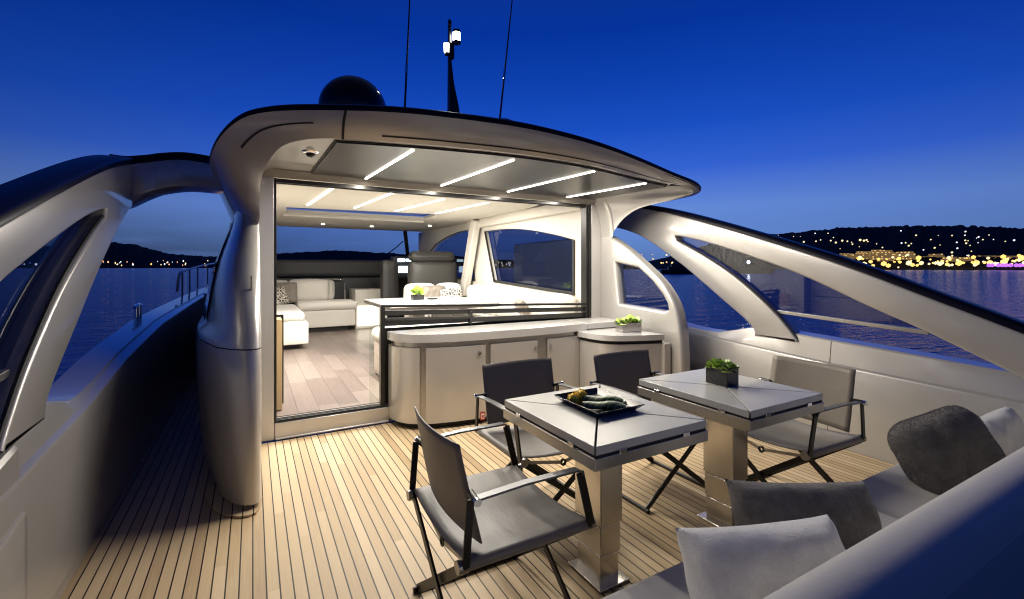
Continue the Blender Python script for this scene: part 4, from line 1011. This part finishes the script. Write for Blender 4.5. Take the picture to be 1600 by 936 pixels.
T = thing('corner_counter', 'short rounded silver counter against the starboard wing', 'bar counter', (3.15, 3.45, 0))
cf = catmull([(2.835, 3.64), (2.838, 3.52), (2.86, 3.40), (2.92, 3.31), (3.02, 3.245), (3.15, 3.19), (3.30, 3.145), (3.42, 3.115)], 5)
b = B(); poly = off_poly(cf, -.02) + [(3.42, 3.70), (2.86, 3.70)]; prism(b, poly, .02, .655); mk('body', b, PAINT_S, T, angle=30)
b = B(); poly = off_poly(cf, -.04) + [(3.40, 3.70), (2.88, 3.70)]; prism(b, poly, .655, .69); mk('groove', b, GAP, T, angle=30)
b = B(); poly = cf + [(3.42, 3.715), (2.836, 3.715)]; prism(b, poly, .69, .742); mk('counter_top', b, COUNTER, T, angle=30, bevel=.012, seg=3)
b = B(); box(b, (3.405, 3.10, .02), (3.495, 3.70, .66)); mk('side_block', b, PAINT_S, T, False, bevel=.012)
planter((3.27, 3.44, .742), (.22, .13, .095), STEEL, 'brushed steel planter of pale leaves on the corner counter', [(-.08, 0, .0, .11, 16, LEAFPALE, .7, .40), (0, 0, .0, .11, 18, LEAFPALE, .8, .42), (.07, 0, .0, .10, 16, LEAF, .8, .42), (-.05, .02, 0, .13, 8, LEAFDARK, .7, .4), (.05, -.01, 0, .11, 6, LEAFDARK, .7, .4)], 9, rz=R(-11), plant_name='leafy_plant')

# ------------------------------------------------------------------ tables
def table(loc, label):
    T = thing('folding_table', label, 'table', loc, 0, 'square pedestal tables')
    hx, hy = .30, .342; g_ = .0035
    cs = [(-hx, -hy), (hx, -hy), (hx, hy), (-hx, hy)]
    for k in range(4):
        a, c = cs[k], cs[(k + 1) % 4]; tri = [Vector((a[0], a[1])), Vector((c[0], c[1])), Vector((0, 0))]
        ce = sum(tri, Vector((0, 0))) / 3; tri2 = []
        # shrink sides that meet other leaves
        L = Vector(a) - Vector(c)
        for p in tri: tri2.append(p)
        dirA = (tri[0] - tri[2]).normalized(); nA = Vector((-dirA.y, dirA.x)); nA = nA if (ce - tri[0]).dot(nA) > 0 else -nA
        dirC = (tri[1] - tri[2]).normalized(); nC = Vector((-dirC.y, dirC.x)); nC = nC if (ce - tri[1]).dot(nC) > 0 else -nC
        ed = (tri[1] - tri[0]).normalized()
        pa = tri[0] + ed * (g_ / abs(ed.dot(nA))); pc = tri[1] - ed * (g_ / abs(ed.dot(nC)))
        h2 = tri[2] + (ce - tri[2]).normalized() * (g_ / abs((ce - tri[2]).normalized().dot(nA)))
        b = B(); prism(b, [tuple(pa), tuple(pc), tuple(h2)], .7075, .74); mk('top_leaf', b, TABLETOP, T, False, bevel=.0025, world=False)
    b = B(); box(b, (-hx + .004, -hy + .004, .698), (hx - .004, hy - .004, .7065)); mk('hinge_gap', b, GAP, T, False, world=False)
    b = B(); box(b, (-hx - .003, -hy - .003, .652), (hx + .003, hy + .003, .6975)); mk('lower_leaf', b, ALU, T, False, bevel=.003, world=False)
    b = B(); box(b, (-hx + .05, -hy + .05, .622), (hx - .05, hy - .05, .6515)); mk('apron', b, ALU, T, False, bevel=.004, world=False)
    for sx_, sy_ in ((-hx, -.2), (-hx, .2), (hx, -.2), (hx, .2), (-.17, -hy), (.17, -hy), (-.17, hy), (.17, hy)):
        b = B()
        if abs(sx_) == hx: box(b, (sx_ - .005, sy_ - .018, .694), (sx_ + .005, sy_ + .018, .712))
        else: box(b, (sx_ - .018, sy_ - .005, .694), (sx_ + .018, sy_ + .005, .712))
        mk('hinge', b, CHROME, T, False, bevel=.002, world=False)
    for nm, a, z0, z1 in (('upper_column', .0, .259, .6215), ('middle_column', .006, .130, .2575), ('lower_column', .012, .008, .1285)):
        b = B(); box(b, (-.062 + a * .5, -.092 + a, z0), (.062 - a, .092 - a, z1)); mk(nm, b, STEEL, T, False, bevel=.006, world=False)
    b = B(); box(b, (-.085, -.115, .0045), (.085, .115, .0125)); 
    mk('base_plate', b, STEEL, T, False, bevel=.003, world=False)
    return T
T1 = table((1.362, 1.626, 0), 'steel pedestal table holding the black tray')
T2 = table((2.228, 1.608, 0), 'steel pedestal table holding the black cube planter')
for k in range(3):
    pass
T = thing('serving_tray', 'square black tray with sloping rim on the near table', 'tray', (1.392, 1.665, .7405))
b = B(); sx_, sy_ = .135, .165
rows = [[(sx_ * k * i, sy_ * k * j, zz) for i, j in ((-1, -1), (1, -1), (1, 1), (-1, 1))] for k, zz in ((.80, 0), (1.0, .028), (.985, .031), (.80, .006))]
g = loft(b, rows, True); b.faces.new(g[0]); b.faces.new(g[-1]); mk('dish', b, CERAM, T, False, bevel=.0015, world=False)
def leaf_roll(loc, L, r, rz, label, seed):
    rnd = random.Random(seed); b = B(); rows = []
    for i in range(15):
        tt = i / 14; rr = r * (.28 + .72 * math.sin(math.pi * (tt * .86 + .06)) ** .8); row = []
        for k in range(14):
            a = 2 * math.pi * k / 14; q = rr * (1 + .05 * math.sin(3 * a + 5 * tt + seed)); row.append((-L / 2 + L * tt, q * 1.15 * math.cos(a), max(.0, r * .62 + q * .62 * math.sin(a) + .004 * math.sin(9 * tt + a))))
        rows.append(row)
    g = loft(b, rows, True); b.faces.new(g[0]); b.faces.new(g[-1])
    o = mk('leaf_roll', b, VEIN); o.location = loc; o.rotation_euler = (0, 0, rz); tag(o, label, 'food', 'leaf wrapped rolls on the tray')
leaf_roll((1.362, 1.585, .7475), .19, .030, R(-38), 'broad veined leaf roll at the near corner of the tray', 1)
leaf_roll((1.428, 1.672, .7475), .19, .025, R(-42), 'slimmer dark leaf roll behind the broad one on the tray', 2)
def bloom(loc, r, label, seed):
    rnd = random.Random(seed); b = B()
    for k in range(150):
        d = Vector((rnd.gauss(0, 1), rnd.gauss(0, 1), abs(rnd.gauss(.2, .8)))).normalized(); s = d.cross(Vector((rnd.random(), rnd.random(), rnd.random()))).normalized(); u_ = s.cross(d)
        p0 = d * r * .25; L = r * rnd.uniform(.7, 1.05); wv = r * .13
        vs = [p0 - s * wv * .4, p0 + s * wv * .4, d * L + s * wv + u_ * r * .08, d * L * 1.06, d * L - s * wv + u_ * r * .08]
        b.faces.new([b.verts.new(v) for v in vs])
    T = thing('yellow_flower', label, 'flower', loc, 0, 'yellow flowers on the tray')
    mk('petals', b, FLOWER, T, False, world=False)
    b = B(); bmesh.ops.create_icosphere(b, subdivisions=3, radius=r * .86)
    for v in b.verts: v.co *= 1 + rnd.uniform(-.12, .10)
    mk('flower_head', b, FLOWER, T, world=False)
bloom((1.305, 1.735, .765), .030, 'fluffy orange-yellow flower at the left edge of the tray', 4)
bloom((1.362, 1.755, .768), .032, 'fluffy yellow flower on the far side of the tray', 5)
planter((2.252, 1.645, .7405), (.098, .135, .098), CERAM, 'black cube planter of green succulents on the far table', [(x * .032, y * .045, .012 - .006 * (x * x + y * y), .040, 30, LEAF if (x + y) % 2 else LEAFPALE, 1.1, .5) for x in (-1, 0, 1) for y in (-1, 0, 1)] + [(.0, .0, 0, .09, 6, LEAFDARK, .3, .12)], 12)

# ------------------------------------------------------------------ director's chairs
def make_chair(label):
    T = thing('director_chair', label, 'chair', (0, 0, 0), 0, 'folding leather chairs around the tables')
    W, D, H = .268, .262, .418
    # sling seat, sagging and rolled round the two side rails
    b = B(); rows = []
    for j in range(13):
        y = -D + .012 + (2 * D - .024) * j / 12; row = []
        for i in range(17):
            u = -1 + 2 * i / 16; sag = -.022 * (1 - u * u) * (1 + .25 * math.cos(j * .5)); row.append((u * W, y, H + .020 + sag))
        rl_ = [(-W - .020 * math.sin(a), y, H + .020 * math.cos(a)) for a in (2.6, 2.0, 1.5, .9, .4)]
        rr_ = [(W + .020 * math.sin(a), y, H + .020 * math.cos(a)) for a in (.4, .9, 1.5, 2.0, 2.6)]
        rows.append(rl_ + row + rr_)
    loft(b, rows); o = mk('seat', b, SEATLEATHER, T, world=False, angle=60)
    so = o.modifiers.new('thick', 'SOLIDIFY'); so.thickness = .004; so.offset = -1
    # sling back
    b = B(); rows = []
    for j in range(13):
        tt = j / 12; y0 = .180 + .075 * tt; zz = .455 + .345 * tt; row = []
        for i in range(15):
            u = -1 + 2 * i / 14; row.append((u * .245, y0 + .028 * (1 - u * u) + .004 * math.sin(3 * tt + u), zz))
        rows.append(row)
    loft(b, rows); o = mk('backrest', b, LEATHER, T, world=False, angle=60)
    so = o.modifiers.new('thick', 'SOLIDIFY'); so.thickness = .006; so.offset = 0
    for s in (-1, 1):
        x = s * W
        b = B(); cyl(b, (x, -D, H), (x, D, H), .0155, 12); r_ = mk('seat_rail', b, BLACK, T, world=False)
        for y in (-D - .006, D + .006):
            b = B(); cyl(b, (x, y - .008, H), (x, y + .008, H), .0215, 18); h_ = mk('hub', b, ALU, T, world=False)
        xo = s * (W + .016)
        b = B(); bar(b, (xo, .252, H), (xo, .235, .634), .010, .026, (0, 1, 0)); mk('rear_post', b, BLACK, T, False, world=False, bevel=.002)
        b = B(); bar(b, (xo, -.258, H), (xo, -.205, .626), .010, .032, (0, 1, 0)); mk('front_post', b, BLACK, T, False, world=False, bevel=.002)
        b = B(); pts = [(xo, -.214, .612), (xo, -.205, .628), (xo, -.188, .636), (xo, .03, .638), (xo, .215, .628)]
        rows = []
        for p in pts: rows.append([(p[0] - .017, p[1], p[2]), (p[0] + .017, p[1], p[2]), (p[0] + .017, p[1], p[2] + .008), (p[0] - .017, p[1], p[2] + .008)])
        g = loft(b, rows, True); b.faces.new(g[0]); b.faces.new(g[-1]); mk('armrest', b, mat_arm, T, world=False, bevel=.002, angle=30)
        b = B(); cyl(b, (s * .236, .215, .632), (s * (W + .030), .222, .632), .0125, 14); mk('pivot_knob', b, BLACK, T, world=False)
        b = B(); cyl(b, (s * (W + .0305), .222, .632), (s * (W + .045), .222, .632), .0135, 14); mk('knob_cap', b, CHROME, T, world=False)
        b = B(); cyl(b, (x, -D + .01, .012), (x, D - .01, .012), .0115, 10); mk('foot_bar', b, BLACK, T, world=False)
        for y, wd in ((-.240, .030), (.240, .036)):
            yy = y + s * .009
            b = B(); bar(b, (s * W, yy, H - .006), (-s * W, yy, .012), .010, wd, (1, 0, 1)); mk('leg', b, BLACK, T, False, world=False, bevel=.002)
    for y in (-.222, .222):
        for s in (-1, 1):
            b = B(); bar(b, (s * (W - .01), y, H - .018), (s * .010, y, H - .066), .006, .016); mk('brace', b, ALU, T, False, world=False)
        b = B(); n = 16
        for k in range(n):
            a0, a1 = 2 * math.pi * k / n, 2 * math.pi * (k + 1) / n
            q = [[(r_ * math.cos(a), y + dy, H - .068 + r_ * math.sin(a)) for a in (a0, a1)] for r_, dy in ((.010, -.006), (.018, -.006), (.018, .006), (.010, .006))]
            for m_ in range(4): b.faces.new([b.verts.new(c) for c in (q[m_][0], q[m_][1], q[(m_ + 1) % 4][1], q[(m_ + 1) % 4][0])])
        bmesh.ops.remove_doubles(b, verts=b.verts, dist=1e-5); mk('brace_ring', b, BLACK, T, world=False)
    return T
mat_arm = varied(mat('grey_arm_leather', (.16, .16, .165), .34, .35), (.16, .16, .165), .1, 8)
ch = make_chair('charcoal director chair at the near left, seen from behind its shoulder')
ch.location = (.845, 1.640, 0); ch.rotation_euler = (0, 0, R(90))
dup(ch, (1.432, 2.215, 0), R(0), 'charcoal director chair in front of the bar doors, facing the tray table')
dup(ch, (2.200, 2.125, 0), R(0), 'charcoal director chair in front of the corner counter, mostly behind the tables')
dup(ch, (2.735, 1.575, 0), R(-92), 'pale-backed director chair beside the starboard bulwark')

# ------------------------------------------------------------------ aft sofa
T = thing('aft_sofa', 'long grey cockpit sofa across the near right corner', 'sofa', (2.2, .75, 0))
b = B(); box(b, (.55, .50, .004), (3.88, .98, .30)); mk('base', b, PAINT, T, False, bevel=.01)
for xa, xb in ((.50, 1.30), (1.305, 2.15), (2.155, 3.0), (3.005, 3.88)):
    b = B(); rbox(b, (xa, .50, .30), (xb, 1.045, .43), .03, .006); mk('seat_cushion', b, UPHOL, T)
b = B(); rows = []
prof = [(.56, .40), (.545, .55), (.520, .70), (.505, .775), (.488, .803), (.455, .822), (.41, .825), (.375, .808), (.352, .775), (.345, .73), (.335, .60), (.33, .30)]
for x in [-.2, .2, .6, 1.0, 1.4, 1.8, 2.2, 2.6, 3.0, 3.4, 3.7, 3.88]:
    rows.append([(x, y, zz) for y, zz in smoothed(prof, 2)])
g = loft(b, rows); b.faces.new(g[0]); b.faces.new(g[-1]); mk('backrest', b, UPHOL, T, angle=50)
b = B(); tube(b, [(-.2, .352, .770), (3.88, .352, .770)], .004, 6); mk('piping', b, UPHOL, T)
T = thing('sunpad', 'dark blue sunpad behind the grey cockpit sofa', 'sunpad', (2.0, -.2, .3))
b = B(); rbox(b, (.55, -.9, .38), (2.05, .325, .62), .05, .01); mk('pad', b, UPHOLDARK, T)
b = B(); rbox(b, (2.06, -.9, .38), (3.85, .325, .62), .05, .01); mk('pad', b, UPHOLDARK, T)
b = B(); box(b, (.57, -.9, .003), (3.85, .32, .38)); mk('base', b, PAINT, T, False)

cushion('cushion', .46, .33, .25, place(1.235, .745, .500, R(-21), R(30)), FURWHITE, 'white fur cushion leaning at the near end of the cockpit sofa', 'cushion', 21, 40000, .0065, rn=.10)
cushion('cushion', .47, .32, .22, place(1.610, .855, .495, R(-31), R(30)), FURGREY, 'charcoal fur cushion just behind the white fur one', 'cushion', 22, 40000, .007, rn=.10)
cushion('cushion', .36, .36, .24, place(2.63, .815, .565, R(-40), R(16), R(24)), FURGREY, 'plump rounded charcoal fur cushion near the sofa end', 'cushion', 23, 36000, .007, rn=.5)
cushion('cushion', .30, .22, .13, place(3.22, .80, .545, R(-18), R(20), R(16)), FURLIGHT, 'small white cushion at the far end of the cockpit sofa', 'cushion', 24)
